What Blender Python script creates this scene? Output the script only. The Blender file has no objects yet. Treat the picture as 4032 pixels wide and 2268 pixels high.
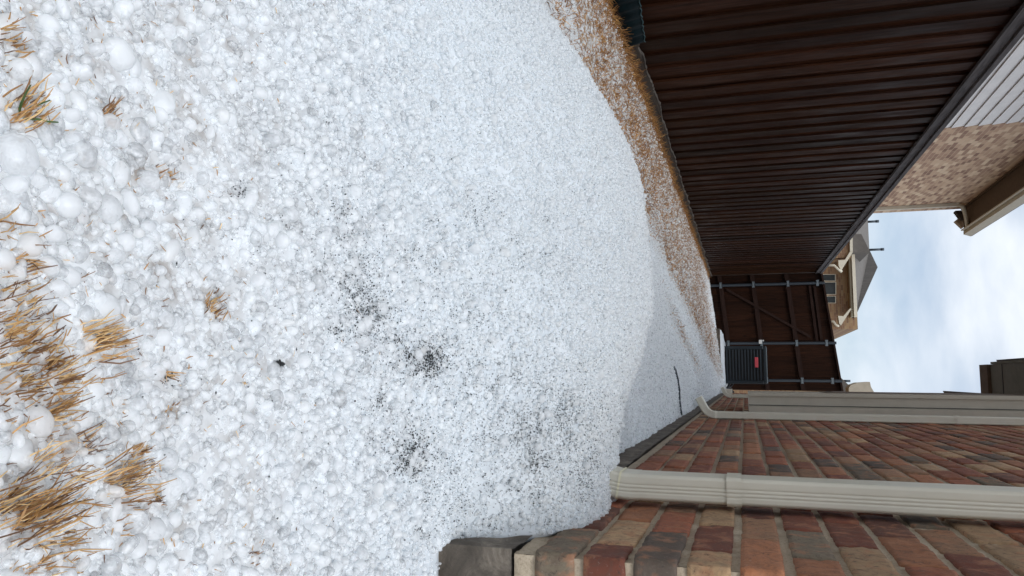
import bpy, math, random
import numpy as np
from mathutils import Vector, Matrix, noise as mnoise
R = math.radians
scene = bpy.context.scene
COL = scene.collection
random.seed(7)
rng = np.random.default_rng(11)

# ------------------------------------------------------------------ camera (photo is turned a quarter: world up points to picture right)
FPX = 2950.0
fw = np.array([917., 356., FPX]); fw /= np.linalg.norm(fw)
up = -np.array([-9316., 266., FPX]); up -= fw * (up @ fw); up /= np.linalg.norm(up)
rt = np.cross(fw, up)
W = np.array([rt, fw, up])
cam_d = bpy.data.cameras.new('camera'); cam = bpy.data.objects.new('camera', cam_d); COL.objects.link(cam)
cx, cy, cz = W @ np.array([1., 0, 0]), -(W @ np.array([0, 1., 0])), -(W @ np.array([0, 0, 1.]))
cam.matrix_world = Matrix(((cx[0], cy[0], cz[0], 0), (cx[1], cy[1], cz[1], 0), (cx[2], cy[2], cz[2], 0), (0, 0, 0, 1)))
cam_d.sensor_width = 36.0; cam_d.lens = FPX / 4032 * 36; cam_d.clip_start = 0.02; cam_d.clip_end = 2000
cam_d.dof.use_dof = False
scene.camera = cam
scene.render.resolution_x = 1024; scene.render.resolution_y = 576

# ------------------------------------------------------------------ light
SUN_EL, SUN_AZ = R(52), R(166)          # behind the camera and to the right, behind thin cloud
world = bpy.data.worlds.new('World'); scene.world = world; world.use_nodes = True
wn = world.node_tree; wn.nodes.clear()
def wnode(t, **k):
    n = wn.nodes.new(t)
    for a, b in k.items(): setattr(n, a, b)
    return n
sky = wnode('ShaderNodeTexSky', sky_type='NISHITA', sun_disc=False)
sky.sun_elevation = SUN_EL; sky.sun_rotation = SUN_AZ
sky.air_density = 1.0; sky.dust_density = 1.5; sky.ozone_density = 1.0
tc = wnode('ShaderNodeTexCoord')
sep = wnode('ShaderNodeSeparateXYZ'); wn.links.new(tc.outputs['Generated'], sep.inputs[0])
zz = wnode('ShaderNodeMath', operation='MAXIMUM'); wn.links.new(sep.outputs['Z'], zz.inputs[0]); zz.inputs[1].default_value = 0.0
za = wnode('ShaderNodeMath', operation='ADD'); wn.links.new(zz.outputs[0], za.inputs[0]); za.inputs[1].default_value = 0.26
dx = wnode('ShaderNodeMath', operation='DIVIDE'); wn.links.new(sep.outputs['X'], dx.inputs[0]); wn.links.new(za.outputs[0], dx.inputs[1])
dy = wnode('ShaderNodeMath', operation='DIVIDE'); wn.links.new(sep.outputs['Y'], dy.inputs[0]); wn.links.new(za.outputs[0], dy.inputs[1])
comb = wnode('ShaderNodeCombineXYZ'); wn.links.new(dx.outputs[0], comb.inputs[0]); wn.links.new(dy.outputs[0], comb.inputs[1])
mp = wnode('ShaderNodeMapping'); wn.links.new(comb.outputs[0], mp.inputs[0])
mp.inputs['Location'].default_value = (3.1, 1.3, 0); mp.inputs['Rotation'].default_value = (0, 0, R(14)); mp.inputs['Scale'].default_value = (0.9, 1.0, 1)
cn = wnode('ShaderNodeTexNoise'); wn.links.new(mp.outputs[0], cn.inputs['Vector'])
cn.inputs['Scale'].default_value = 1.9; cn.inputs['Detail'].default_value = 6; cn.inputs['Roughness'].default_value = 0.52; cn.inputs['Distortion'].default_value = 0.25
cr = wnode('ShaderNodeValToRGB'); wn.links.new(cn.outputs['Fac'], cr.inputs[0])
cr.color_ramp.elements[0].position = 0.35; cr.color_ramp.elements[0].color = (0.34, 0.34, 0.34, 1)
cr.color_ramp.elements[1].position = 0.66; cr.color_ramp.elements[1].color = (1, 1, 1, 1)
cn2 = wnode('ShaderNodeTexNoise'); wn.links.new(mp.outputs[0], cn2.inputs['Vector'])
cn2.inputs['Scale'].default_value = 2.6; cn2.inputs['Detail'].default_value = 5
cc = wnode('ShaderNodeValToRGB'); wn.links.new(cn2.outputs['Fac'], cc.inputs[0])
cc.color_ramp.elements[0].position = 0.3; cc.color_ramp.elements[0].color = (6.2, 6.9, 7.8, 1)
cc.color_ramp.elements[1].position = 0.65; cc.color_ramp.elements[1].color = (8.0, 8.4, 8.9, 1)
# clouds brighten towards the zenith, where the sun stands behind them
mixc = wnode('ShaderNodeMix', data_type='RGBA'); wn.links.new(cr.outputs[0], mixc.inputs['Factor'])
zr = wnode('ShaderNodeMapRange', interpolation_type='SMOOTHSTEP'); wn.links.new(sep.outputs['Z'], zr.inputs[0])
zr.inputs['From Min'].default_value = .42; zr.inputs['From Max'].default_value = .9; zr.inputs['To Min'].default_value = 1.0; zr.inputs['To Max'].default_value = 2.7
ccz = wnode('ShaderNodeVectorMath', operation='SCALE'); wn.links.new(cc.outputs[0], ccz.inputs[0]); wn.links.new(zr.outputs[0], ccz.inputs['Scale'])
skm = wnode('ShaderNodeMix', data_type='RGBA', blend_type='MULTIPLY'); skm.inputs['Factor'].default_value = 1
wn.links.new(sky.outputs[0], skm.inputs['A']); skm.inputs['B'].default_value = (1.0, 1.0, 1.0, 1)
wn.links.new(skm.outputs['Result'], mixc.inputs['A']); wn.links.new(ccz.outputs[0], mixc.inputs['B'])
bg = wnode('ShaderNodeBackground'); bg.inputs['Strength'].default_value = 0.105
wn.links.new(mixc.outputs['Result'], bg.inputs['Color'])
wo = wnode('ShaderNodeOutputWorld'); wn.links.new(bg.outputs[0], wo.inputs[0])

sun_d = bpy.data.lights.new('sun', 'SUN'); sun_d.energy = 0.85; sun_d.angle = R(22); sun_d.color = (1.0, 0.98, 0.955)
sun = bpy.data.objects.new('sun', sun_d); COL.objects.link(sun)
sd = Vector((math.cos(SUN_EL) * math.sin(SUN_AZ), math.cos(SUN_EL) * math.cos(SUN_AZ), math.sin(SUN_EL)))
sun.rotation_euler = sd.to_track_quat('Z', 'Y').to_euler()

scene.view_settings.view_transform = 'Standard'; scene.view_settings.look = 'None'
scene.view_settings.exposure = 0.25; scene.view_settings.gamma = 1.0
scene.render.film_transparent = False
cy_ = scene.cycles
cy_.max_bounces = 32; cy_.diffuse_bounces = 32; cy_.glossy_bounces = 4; cy_.transmission_bounces = 12; cy_.transparent_max_bounces = 12
cy_.caustics_reflective = False; cy_.caustics_refractive = True; cy_.use_denoising = True

# ------------------------------------------------------------------ helpers
def tag(o, label=None, cat=None, group=None, kind=None):
    if label: o['label'] = label
    if cat: o['category'] = cat
    if group: o['group'] = group
    if kind: o['kind'] = kind
    return o
def empty(name, loc, label, cat, group=None):
    o = bpy.data.objects.new(name, None); COL.objects.link(o); o.location = loc; o.empty_display_size = .1
    return tag(o, label, cat, group)
def world_loc(o):
    v = Vector((0, 0, 0))
    while o is not None:
        v += o.location; o = o.parent
    return v
class MB:
    def __init__(s): s.v = []; s.f = []; s.m = []; s.c = []
    def add(s, vs, fs, mi=0, col=None):
        b = len(s.v); s.v += [tuple(v) for v in vs]
        s.f += [tuple(i + b for i in f) for f in fs]; s.m += [mi] * len(fs)
        if col is not None: s.c += [col] * len(vs)
        return s
    def box(s, a, b, mi=0, col=None):
        x0, y0, z0 = a; x1, y1, z1 = b
        vs = [(x0, y0, z0), (x1, y0, z0), (x1, y1, z0), (x0, y1, z0), (x0, y0, z1), (x1, y0, z1), (x1, y1, z1), (x0, y1, z1)]
        return s.add(vs, [(0, 3, 2, 1), (4, 5, 6, 7), (0, 1, 5, 4), (1, 2, 6, 5), (2, 3, 7, 6), (3, 0, 4, 7)], mi, col)
    def hexa(s, vs, mi=0, col=None):
        return s.add(vs, [(0, 3, 2, 1), (4, 5, 6, 7), (0, 1, 5, 4), (1, 2, 6, 5), (2, 3, 7, 6), (3, 0, 4, 7)], mi, col)
    def bar(s, p, q, w, h, upv=(0, 0, 1), mi=0):
        p = Vector(p); q = Vector(q); d = (q - p).normalized(); u = Vector(upv)
        r = d.cross(u).normalized(); u = r.cross(d).normalized()
        vs = []
        for e in (p, q):
            for a, b in ((-1, -1), (1, -1), (1, 1), (-1, 1)): vs.append(e + r * (w / 2 * a) + u * (h / 2 * b))
        return s.add(vs, [(0, 1, 2, 3), (7, 6, 5, 4), (0, 4, 5, 1), (1, 5, 6, 2), (2, 6, 7, 3), (3, 7, 4, 0)], mi)
    def tube(s, pts, rad, n=10, mi=0, cap=True):
        pts = [Vector(p) for p in pts]; rs = rad if isinstance(rad, (list, tuple)) else [rad] * len(pts)
        b = len(s.v); prev = None
        for i, p in enumerate(pts):
            d = (pts[min(i + 1, len(pts) - 1)] - pts[max(i - 1, 0)]).normalized()
            if prev is None:
                r = d.orthogonal().normalized()
            else:
                r = (prev - d * prev.dot(d)).normalized()
            prev = r; u = d.cross(r)
            for k in range(n):
                a = 2 * math.pi * k / n; s.v.append(tuple(p + (r * math.cos(a) + u * math.sin(a)) * rs[i]))
        for i in range(len(pts) - 1):
            for k in range(n):
                k2 = (k + 1) % n
                s.f.append((b + i * n + k, b + i * n + k2, b + (i + 1) * n + k2, b + (i + 1) * n + k)); s.m.append(mi)
        if cap:
            s.f.append(tuple(b + k for k in range(n))[::-1]); s.m.append(mi)
            e = b + (len(pts) - 1) * n
            s.f.append(tuple(e + k for k in range(n))); s.m.append(mi)
        return s
    def build(s, name, mats, parent=None, smooth=False, bevel=0, fixn=False):
        me = bpy.data.meshes.new(name)
        off = world_loc(parent) if parent else Vector((0, 0, 0))
        vs = [(v[0] - off.x, v[1] - off.y, v[2] - off.z) for v in s.v]
        me.from_pydata(vs, [], s.f)
        if not isinstance(mats, (list, tuple)): mats = [mats]
        for m in mats: me.materials.append(m)
        me.polygons.foreach_set('material_index', s.m)
        if s.c:
            a = me.color_attributes.new('Col', 'FLOAT_COLOR', 'POINT')
            a.data.foreach_set('color', np.array([(c[0], c[1], c[2], 1.) for c in s.c], np.float32).ravel())
        if smooth: me.polygons.foreach_set('use_smooth', [True] * len(me.polygons))
        me.update()
        if fixn:
            import bmesh
            bm = bmesh.new(); bm.from_mesh(me); bmesh.ops.recalc_face_normals(bm, faces=bm.faces[:]); bm.to_mesh(me); bm.free()
        o = bpy.data.objects.new(name, me); COL.objects.link(o)
        if parent: o.parent = parent
        if bevel:
            b = o.modifiers.new('bevel', 'BEVEL'); b.width = bevel; b.segments = 2; b.limit_method = 'ANGLE'
        return o
def np_mesh(name, V, F, mats, parent=None, smooth=True, col=None, sides=4):
    me = bpy.data.meshes.new(name)
    me.vertices.add(len(V)); me.vertices.foreach_set('co', np.ascontiguousarray(V, np.float32).ravel())
    nf = len(F); k = F.shape[1]
    me.loops.add(nf * k); me.loops.foreach_set('vertex_index', np.ascontiguousarray(F, np.int32).ravel())
    me.polygons.add(nf); me.polygons.foreach_set('loop_start', np.arange(0, nf * k, k, dtype=np.int32))
    me.polygons.foreach_set('use_smooth', np.full(nf, smooth))
    if not isinstance(mats, (list, tuple)): mats = [mats]
    for m in mats: me.materials.append(m)
    me.update(calc_edges=True)
    if col is not None:
        a = me.color_attributes.new('Col', 'FLOAT_COLOR', 'POINT')
        c4 = np.ones((len(V), 4), np.float32); c4[:, :3] = col; a.data.foreach_set('color', c4.ravel())
    me.validate()
    o = bpy.data.objects.new(name, me); COL.objects.link(o)
    if parent: o.parent = parent
    return o

# material maker
class NT:
    def __init__(s, name):
        s.m = bpy.data.materials.new(name); s.m.use_nodes = True; s.t = s.m.node_tree; s.t.nodes.clear()
        s.out = s.t.nodes.new('ShaderNodeOutputMaterial'); s.p = s.t.nodes.new('ShaderNodeBsdfPrincipled')
        s.t.links.new(s.p.outputs[0], s.out.inputs[0]); s.tc = s.t.nodes.new('ShaderNodeTexCoord')
    def n(s, t, **k):
        x = s.t.nodes.new(t)
        for a, b in k.items(): setattr(x, a, b)
        return x
    def l(s, a, b): s.t.links.new(a, b)
    def mapping(s, scale=(1, 1, 1), rot=(0, 0, 0), loc=(0, 0, 0), src='Object'):
        m = s.n('ShaderNodeMapping'); s.l(s.tc.outputs[src], m.inputs[0])
        m.inputs['Scale'].default_value = scale; m.inputs['Rotation'].default_value = rot; m.inputs['Location'].default_value = loc
        return m.outputs[0]
    def noise(s, vec, scale, detail=4, rough=.55, dist=0):
        x = s.n('ShaderNodeTexNoise'); s.l(vec, x.inputs['Vector']); x.inputs['Scale'].default_value = scale
        x.inputs['Detail'].default_value = detail; x.inputs['Roughness'].default_value = rough; x.inputs['Distortion'].default_value = dist
        return x.outputs['Fac']
    def ramp(s, fac, stops):
        x = s.n('ShaderNodeValToRGB'); s.l(fac, x.inputs[0]); e = x.color_ramp.elements
        while len(e) > 1: e.remove(e[-1])
        e[0].position = stops[0][0]; e[0].color = (*stops[0][1], 1)
        for p, c in stops[1:]:
            q = e.new(p); q.color = (*c, 1)
        return x.outputs[0]
    def mix(s, fac, a, b, blend='MIX'):
        x = s.n('ShaderNodeMix', data_type='RGBA', blend_type=blend)
        for v, k in ((fac, 'Factor'), (a, 'A'), (b, 'B')):
            if hasattr(v, 'node'): s.l(v, x.inputs[k])
            elif k == 'Factor': x.inputs[k].default_value = v
            else: x.inputs[k].default_value = (*v, 1)
        return x.outputs['Result']
    def bump(s, h, strength=.5, dist=.01):
        x = s.n('ShaderNodeBump'); s.l(h, x.inputs['Height']); x.inputs['Strength'].default_value = strength; x.inputs['Distance'].default_value = dist
        s.l(x.outputs[0], s.p.inputs['Normal']); return x
    def set(s, **k):
        for a, v in k.items():
            i = s.p.inputs[a.replace('_', ' ')]
            if hasattr(v, 'node'): s.l(v, i)
            else: i.default_value = v if not isinstance(v, tuple) or len(v) == 4 or a == 'Subsurface_Radius' else (*v, 1)
        return s
def g3(v): return (v, v, v)

# ice / hail
def mat_hail(name='hail_ice', clear_stops=None, rough=.20, alpha_stops=None, tl_stops=None, bump=.35, coat=.3):
    t = NT(name)
    oi = t.n('ShaderNodeObjectInfo'); rnd = oi.outputs['Random']
    v = t.mapping()
    n1 = t.noise(v, 1.4, 3, .6)
    base = t.ramp(rnd, [(0, (.965, .98, .99)), (.5, (.98, .988, .995)), (.8, (.98, .98, .975)), (.93, (.99, .99, .992)), (1, (.96, .945, .92))])
    base = t.mix(t.ramp(n1, [(.35, g3(0)), (.75, g3(.5))]), base, (.975, .98, .985))
    clear = t.ramp(rnd, clear_stops or [(0, g3(.2)), (.12, g3(.1)), (.3, g3(.03)), (.6, g3(.0)), (1, g3(.0))])
    cl = t.mix(t.ramp(n1, [(.3, g3(0)), (.7, g3(.5))]), clear, (0, 0, 0))
    t.set(Base_Color=base, Roughness=rough, IOR=1.31, Transmission_Weight=cl, Subsurface_Weight=1.0, Subsurface_Radius=(.85, 1.0, 1.12), Subsurface_Scale=.006)
    t.p.inputs['Coat Weight'].default_value = .3; t.p.inputs['Coat Roughness'].default_value = .06; t.p.inputs['Coat IOR'].default_value = 1.36
    bp = t.bump(t.noise(v, 3.5, 3, .6), bump, .12)
    t.p.inputs['Subsurface Weight'].default_value = 0
    # light passes right through the stones: half of it leaves on the far side
    tl = t.n('ShaderNodeBsdfTranslucent'); tl.inputs['Color'].default_value = (.966, .985, .995, 1)
    ms = t.n('ShaderNodeMixShader'); ms.inputs[0].default_value = .6
    if tl_stops: t.l(t.ramp(rnd, tl_stops), ms.inputs[0])
    t.p.inputs['Coat Weight'].default_value = coat; t.p.inputs['Coat Roughness'].default_value = .04
    t.l(t.p.outputs[0], ms.inputs[1]); t.l(tl.outputs[0], ms.inputs[2])
    t.l(ms.outputs[0], t.out.inputs[0])
    # ice: thin rims look white, the middle lets what lies behind show through
    lw = t.n('ShaderNodeLayerWeight'); lw.inputs['Blend'].default_value = .35
    a0 = t.ramp(rnd, alpha_stops or [(0, g3(.40)), (.25, g3(.65)), (.6, g3(.85)), (.85, g3(.97)), (1, g3(1))])
    n2 = t.ramp(t.noise(t.mapping(loc=(3, 1, 2)), 1.1, 3, .6, .6), [(.38, g3(0)), (.62, g3(.45))])
    rim = t.ramp(lw.outputs['Facing'], [(.25, g3(0)), (.8, g3(.75))])
    al = t.mix(1.0, t.mix(1.0, a0, n2, 'ADD'), rim, 'ADD')
    cl2 = t.n('ShaderNodeClamp'); t.l(al, cl2.inputs[0]); tp = t.n('ShaderNodeBsdfTransparent'); ma = t.n('ShaderNodeMixShader'); t.l(cl2.outputs[0], ma.inputs[0]); t.l(tp.outputs[0], ma.inputs[1]); t.l(ms.outputs[0], ma.inputs[2]); t.l(ma.outputs[0], t.out.inputs[0])
    return t.m
CLEARHAIL = mat_hail('hail_ice_clear', [(0, g3(.95)), (.2, g3(.75)), (.36, g3(.25)), (.5, g3(0))], .10, [(0, g3(.75)), (.3, g3(.7)), (.6, g3(.75)), (.82, g3(.9)), (1, g3(1))], [(0, g3(.1)), (.25, g3(.3)), (.4, g3(.58))], .15, .8)
BIGHAIL = mat_hail('hail_ice_large', [(0, g3(.9)), (.25, g3(.7)), (.45, g3(.3)), (.6, g3(0)), (1, g3(0))], .10, [(0, g3(.75)), (.35, g3(.7)), (.6, g3(.75)), (.78, g3(.95)), (1, g3(1))], [(0, g3(.1)), (.3, g3(.3)), (.5, g3(.58))], .15, .9)
HAIL = mat_hail()
def mat_bed():
    t = NT('hail_bed_ice')
    v = t.mapping()
    vor = t.n('ShaderNodeTexVoronoi'); t.l(v, vor.inputs['Vector']); vor.inputs['Scale'].default_value = 160
    c = t.ramp(t.noise(v, 30, 5, .6), [(.3, (.50, .54, .57)), (.6, (.63, .665, .69))])
    c = t.mix(t.ramp(t.noise(v, 17, 4, .6), [(.50, g3(0)), (.72, g3(.55))]), c, (.62, .64, .65))
    dirt = t.ramp(t.noise(v, 3.2, 6, .65), [(.50, g3(0)), (.68, g3(1))])
    # straw and soil show through only far out along the corridor
    sep = t.n('ShaderNodeSeparateXYZ'); t.l(v, sep.inputs[0])
    a = t.n('ShaderNodeAttribute', attribute_name='Col'); 
    sp = t.n('ShaderNodeSeparateColor'); t.l(a.outputs['Color'], sp.inputs[0])
    m = t.n('ShaderNodeMath', operation='MULTIPLY'); t.l(sp.outputs[0], m.inputs[0])
    fine = t.ramp(t.noise(t.mapping((1, .6, 1)), 42, 4, .7), [(.40, g3(0)), (.58, g3(1))]); t.l(fine, m.inputs[1])
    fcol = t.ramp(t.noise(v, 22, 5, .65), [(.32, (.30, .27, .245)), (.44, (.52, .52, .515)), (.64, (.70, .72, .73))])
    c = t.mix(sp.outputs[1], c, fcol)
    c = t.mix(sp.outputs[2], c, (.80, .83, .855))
    straw = t.ramp(t.noise(v, 55, 3, .6), [(.35, (.13, .07, .035)), (.6, (.36, .22, .10))])
    c = t.mix(m.outputs[0], c, straw)
    t.set(Base_Color=c, Roughness=.5, Specular_IOR_Level=.2, Subsurface_Weight=.0, Subsurface_Scale=.01, Subsurface_Radius=(.9, 1., 1.1), IOR=1.31)
    t.bump(vor.outputs['Distance'], -.7, .004)
    return t.m
BED = mat_bed()
def simple(name, col, rough=.6, nscale=20, var=.18, bump=.2, bdist=.002, metal=0, stretch=(1, 1, 1), coat=0):
    t = NT(name); v = t.mapping(stretch)
    f = t.noise(v, nscale, 5, .6)
    lo = tuple(c * (1 - var) for c in col); hi = tuple(min(1, c * (1 + var)) for c in col)
    t.set(Base_Color=t.ramp(f, [(.3, lo), (.7, hi)]), Roughness=rough, Metallic=metal)
    if coat: t.set(Coat_Weight=coat, Coat_Roughness=.15)
    t.bump(t.noise(v, nscale * 3, 4, .6), bump, bdist)
    if 'green' in name: t.p.inputs['Specular IOR Level'].default_value = .08
    return t.m
def mat_brick():
    t = NT('brick_clay')
    a = t.n('ShaderNodeAttribute', attribute_name='Col'); v = t.mapping()
    big = t.noise(v, 34, 7, .78, 1.4); fine = t.noise(v, 170, 5, .7)
    c = t.mix(t.ramp(big, [(.44, g3(0)), (.62, g3(.5))]), a.outputs['Color'], (.10, .060, .045))
    c = t.mix(t.ramp(t.noise(t.mapping(loc=(4, 2, 7)), 26, 4, .6, .5), [(.50, g3(0)), (.64, g3(.6))]), c, (.42, .19, .10))
    c = t.mix(t.ramp(fine, [(.60, g3(0)), (.72, g3(.45))]), c, (.42, .36, .32))
    c = t.mix(t.ramp(t.noise(t.mapping(loc=(9, 3, 1)), 90, 5, .75, .4), [(.56, g3(0)), (.66, g3(.65))]), c, (.045, .032, .028))
    t.set(Base_Color=c, Roughness=.86)
    t.bump(t.noise(v, 120, 6, .7), .75, .003)
    return t.m
BRICK = mat_brick()
def mat_mortar():
    t = NT('mortar_sand'); v = t.mapping()
    c = t.ramp(t.noise(v, 220, 4, .7), [(.3, (.35, .28, .20)), (.5, (.50, .41, .30)), (.75, (.58, .49, .37))])
    c = t.mix(t.ramp(t.noise(v, 14, 3), [(.4, g3(0)), (.7, g3(.35))]), c, (.20, .165, .13))
    t.set(Base_Color=c, Roughness=.95); t.bump(t.noise(v, 260, 4, .7), .8, .002)
    return t.m
MORTAR = mat_mortar()
def mat_concrete(name='concrete', a=(.12, .10, .08), b=(.26, .22, .175)):
    t = NT(name); v = t.mapping()
    c = t.ramp(t.noise(v, 14, 8, .72, .8), [(.32, tuple(x * .55 for x in a)), (.5, a), (.66, b)])
    c = t.mix(t.ramp(t.noise(v, 160, 4, .7), [(.5, g3(0)), (.75, g3(.5))]), c, tuple(x * .5 for x in a))
    t.set(Base_Color=c, Roughness=.92); t.bump(t.noise(v, 90, 6, .75), .8, .004)
    return t.m
CONC = mat_concrete()
def mat_wood(name, a, b, rough=.42, axis='z', knots=True, attr=True):
    t = NT(name)
    st = {'z': (14, 14, .9), 'x': (.9, 14, 14), 'y': (14, .9, 14)}[axis]
    v = t.mapping(st)
    g = t.noise(v, 3.2, 6, .65, .6)
    c = t.ramp(g, [(.28, a), (.72, b)])
    if attr:
        at = t.n('ShaderNodeAttribute', attribute_name='Col'); c = t.mix(1.0, c, at.outputs['Color'], 'MULTIPLY')
    if knots:
        k = t.n('ShaderNodeTexVoronoi'); t.l(t.mapping((5, 5, 1.6)), k.inputs['Vector']); k.inputs['Scale'].default_value = 1.1
        c = t.mix(t.ramp(k.outputs['Distance'], [(.03, g3(.8)), (.10, g3(0))]), c, tuple(x * .35 for x in a))
    rr = t.ramp(t.noise(t.mapping((3, 3, .8)), 2.5, 4), [(.35, g3(rough - .08)), (.7, g3(rough + .25))])
    t.set(Base_Color=c, Roughness=rr, Specular_IOR_Level=.10); t.bump(g, .35, .003)
    return t.m
FENCE = mat_wood('fence_stained_cedar', (.0080, .0030, .0015), (.040, .0150, .0066), .5)
RAILW = mat_wood('rail_stained_pine', (.016, .008, .006), (.034, .018, .014), .6, 'x')
CAPW = mat_wood('cap_weathered_wood', (.05, .046, .047), (.15, .138, .138), .7, 'y', False)
OLDW = mat_wood('kickboard_weathered', (.035, .030, .027), (.13, .115, .10), .8, 'y', False)
STEEL = simple('galvanised_pipe', (.05, .062, .075), .5, 40, .15, .1, .0005, .4)
ALMOND = simple('almond_painted_aluminium', (.66, .63, .53), .38, 6, .05, .04, .0006, 0, coat=.15)
TAUPE = simple('taupe_painted_siding', (.47, .435, .36), .6, 12, .06, .15, .001)
CREAM = simple('cream_painted_trim', (.62, .57, .46), .6, 10, .06, .1, .001)
SOFF = simple('olive_soffit_paint', (.16, .15, .115), .7, 16, .12, .1, .001)
BROWNP = simple('brown_soffit_board', (.12, .08, .05), .7, 16, .15, .1, .001)  # plain brown paint of the soffit, frieze, end and side boards
WSID = simple('white_lap_siding', (.80, .765, .735), .6, 5, .06, .08, .001)
GRAN = simple('shingle_granule_black', (.012, .013, .013), .55, 400, .4, .3, .0005)
ACM = simple('dark_enamel_steel', (.016, .025, .033), .35, 30, .2, .1, .0005, .2)
BLACK = simple('black_rubber', (.012, .012, .013), .6, 60, .3, .2, .001)
RED = simple('red_badge', (.62, .075, .10), .5, 30, .08, .05, .0005)
WHITE = simple('white_plastic', (.6, .6, .58), .5, 30, .05, .05, .0005)
GREENM = simple('dark_green_enamel_edging', (.002, .007, .009), .6, 18, .5, .5, .004, 0)
GREENE = simple('worn_green_edge', (.05, .09, .10), .5, 30, .3, .2, .001)
PLAST = simple('dark_grey_plastic', (.04, .05, .06), .45, 40, .2, .2, .001)
def mat_straw():
    t = NT('dry_straw'); a = t.n('ShaderNodeAttribute', attribute_name='Col')
    t.set(Base_Color=a.outputs['Color'], Roughness=.6, Transmission_Weight=0.0)
    return t.m
STRAW = mat_straw()
def mat_ground():
    t = NT('soil_and_thatch'); v = t.mapping()
    c = t.ramp(t.noise(v, 26, 6, .7), [(.3, (.05, .035, .024)), (.55, (.14, .095, .055)), (.75, (.24, .17, .10))])
    t.set(Base_Color=c, Roughness=.95); t.bump(t.noise(v, 70, 5, .7), .8, .01)
    return t.m
def mat_shingle():
    t = NT('asphalt_shingle'); v = t.mapping()
    br = t.n('ShaderNodeTexBrick'); t.l(t.mapping((1, 1, 1)), br.inputs['Vector'])
    br.inputs['Scale'].default_value = 3.2; br.inputs['Mortar Size'].default_value = .03; br.inputs['Bias'].default_value = .1
    br.inputs['Color1'].default_value = (.12, .11, .10, 1); br.inputs['Color2'].default_value = (.17, .155, .14, 1); br.inputs['Mortar'].default_value = (.11, .10, .095, 1)
    c = t.mix(.5, br.outputs['Color'], t.ramp(t.noise(v, 8, 5, .7), [(.3, (.11, .10, .09)), (.7, (.18, .165, .15))]))
    t.set(Base_Color=c, Roughness=.95, Specular_IOR_Level=.1); return t.m
SHING = mat_shingle()
def mat_brick_far(name, cols, mort, plane='yz', scale=1.0, soft=.4):
    # plane: which world axes run along / up the wall
    t = NT(name)
    sx = t.n('ShaderNodeSeparateXYZ'); t.l(t.tc.outputs['Object'], sx.inputs[0])
    cb = t.n('ShaderNodeCombineXYZ'); t.l(sx.outputs['Y' if plane == 'yz' else 'X'], cb.inputs[0]); t.l(sx.outputs['Z'], cb.inputs[1])
    br = t.n('ShaderNodeTexBrick'); t.l(cb.outputs[0], br.inputs['Vector'])
    br.inputs['Scale'].default_value = 1; br.inputs['Brick Width'].default_value = .205 * scale; br.inputs['Row Height'].default_value = .0705 * scale
    br.inputs['Mortar Size'].default_value = .005; br.inputs['Mortar Smooth'].default_value = .3; br.inputs['Bias'].default_value = 0
    br.inputs['Color1'].default_value = (0, 0, 0, 1); br.inputs['Color2'].default_value = (1, 1, 1, 1); br.inputs['Mortar'].default_value = (.5, .5, .5, 1)
    col = t.ramp(br.outputs['Color'], [(0, cols[0]), (.35, cols[1]), (.7, cols[2]), (1, cols[3])])
    c = t.mix(br.outputs['Fac'], col, mort)
    c = t.mix(soft * .5, c, t.ramp(t.noise(t.mapping(), 7, 4, .6), [(.35, cols[1]), (.65, cols[3])]))
    t.set(Base_Color=c, Roughness=.9); t.bump(br.outputs['Fac'], -.4, .004)
    return t.m
PINKB = mat_brick_far('pinkish_tan_brick', [(.27, .145, .10), (.44, .265, .18), (.62, .42, .28), (.78, .60, .42)], (.62, .47, .32), 'yz', soft=.12)
TANB = mat_brick_far('tan_brick', [(.16, .085, .05), (.24, .13, .075), (.32, .20, .10), (.36, .25, .14)], (.30, .23, .16), 'xz')
GLASS = simple('dark_window_glass', (.035, .045, .05), .12, 3, .3, .0, .001)
LEAF = simple('olive_twig_leaf', (.09, .085, .025), .7, 30, .3, .1, .001)
BARK = simple('grey_bark', (.10, .075, .055), .9, 30, .3, .4, .003)

# ------------------------------------------------------------------ surfaces
XR, XF = .25, -2.2
def ss(a, b, t):
    u = np.clip((t - a) / (b - a), 0, 1); return u * u * (3 - 2 * u)
def ground_z(x, y):
    x = np.asarray(x, float); xc = np.clip(x, -2.3, .6)
    return -.455 + .12 * xc - .035 * ss(1.3, 1.0, np.asarray(y, float))
def vnoise(x, y, f, seed=0):
    x = np.asarray(x) * f + seed * 17.3; y = np.asarray(y) * f + seed * 9.7
    xi = np.floor(x); yi = np.floor(y); u = x - xi; v = y - yi; u = u * u * (3 - 2 * u); v = v * v * (3 - 2 * v)
    def h(a, b):
        s = np.sin(a * 127.1 + b * 311.7 + seed * 3.1) * 43758.5453; return s - np.floor(s)
    return (h(xi, yi) * (1 - u) + h(xi + 1, yi) * u) * (1 - v) + (h(xi, yi + 1) * (1 - u) + h(xi + 1, yi + 1) * u) * v
def hail_z(x, y):
    x = np.asarray(x, float); y = np.asarray(y, float)
    G = -.427 + .12 * x - .035 * ss(1.3, 1.0, y)
    yc = 1.86 - .46 * ss(-.35, .25, x)
    A = .236 * ss(-1.16, -.50, x) * (1 - .38 * ss(-.3, .25, x))
    wn_ = .66 - .36 * ss(-.2, .25, x); wf_ = .38 + .24 * ss(.12, .25, x)
    t = (y - yc) / np.where(y < yc, wn_, wf_)
    M = A * np.exp(-np.abs(t) ** np.where((t > 0) & (x < .18), 3.4, 2.4)) * (1 - ss(.05, .2, x) * (1 - ss(1.08, 1.2, y)))
    N = (vnoise(x, y, 4, 1) - .5) * .016 + (vnoise(x, y, 11, 2) - .5) * .009 + (vnoise(x, y, 28, 3) - .5) * .006
    # drift against the air conditioner pad and at the far corner
    P = .06 * ss(-1.0, -.82, x) * ss(13.0, 13.3, y)
    return G + M + N + P
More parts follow.
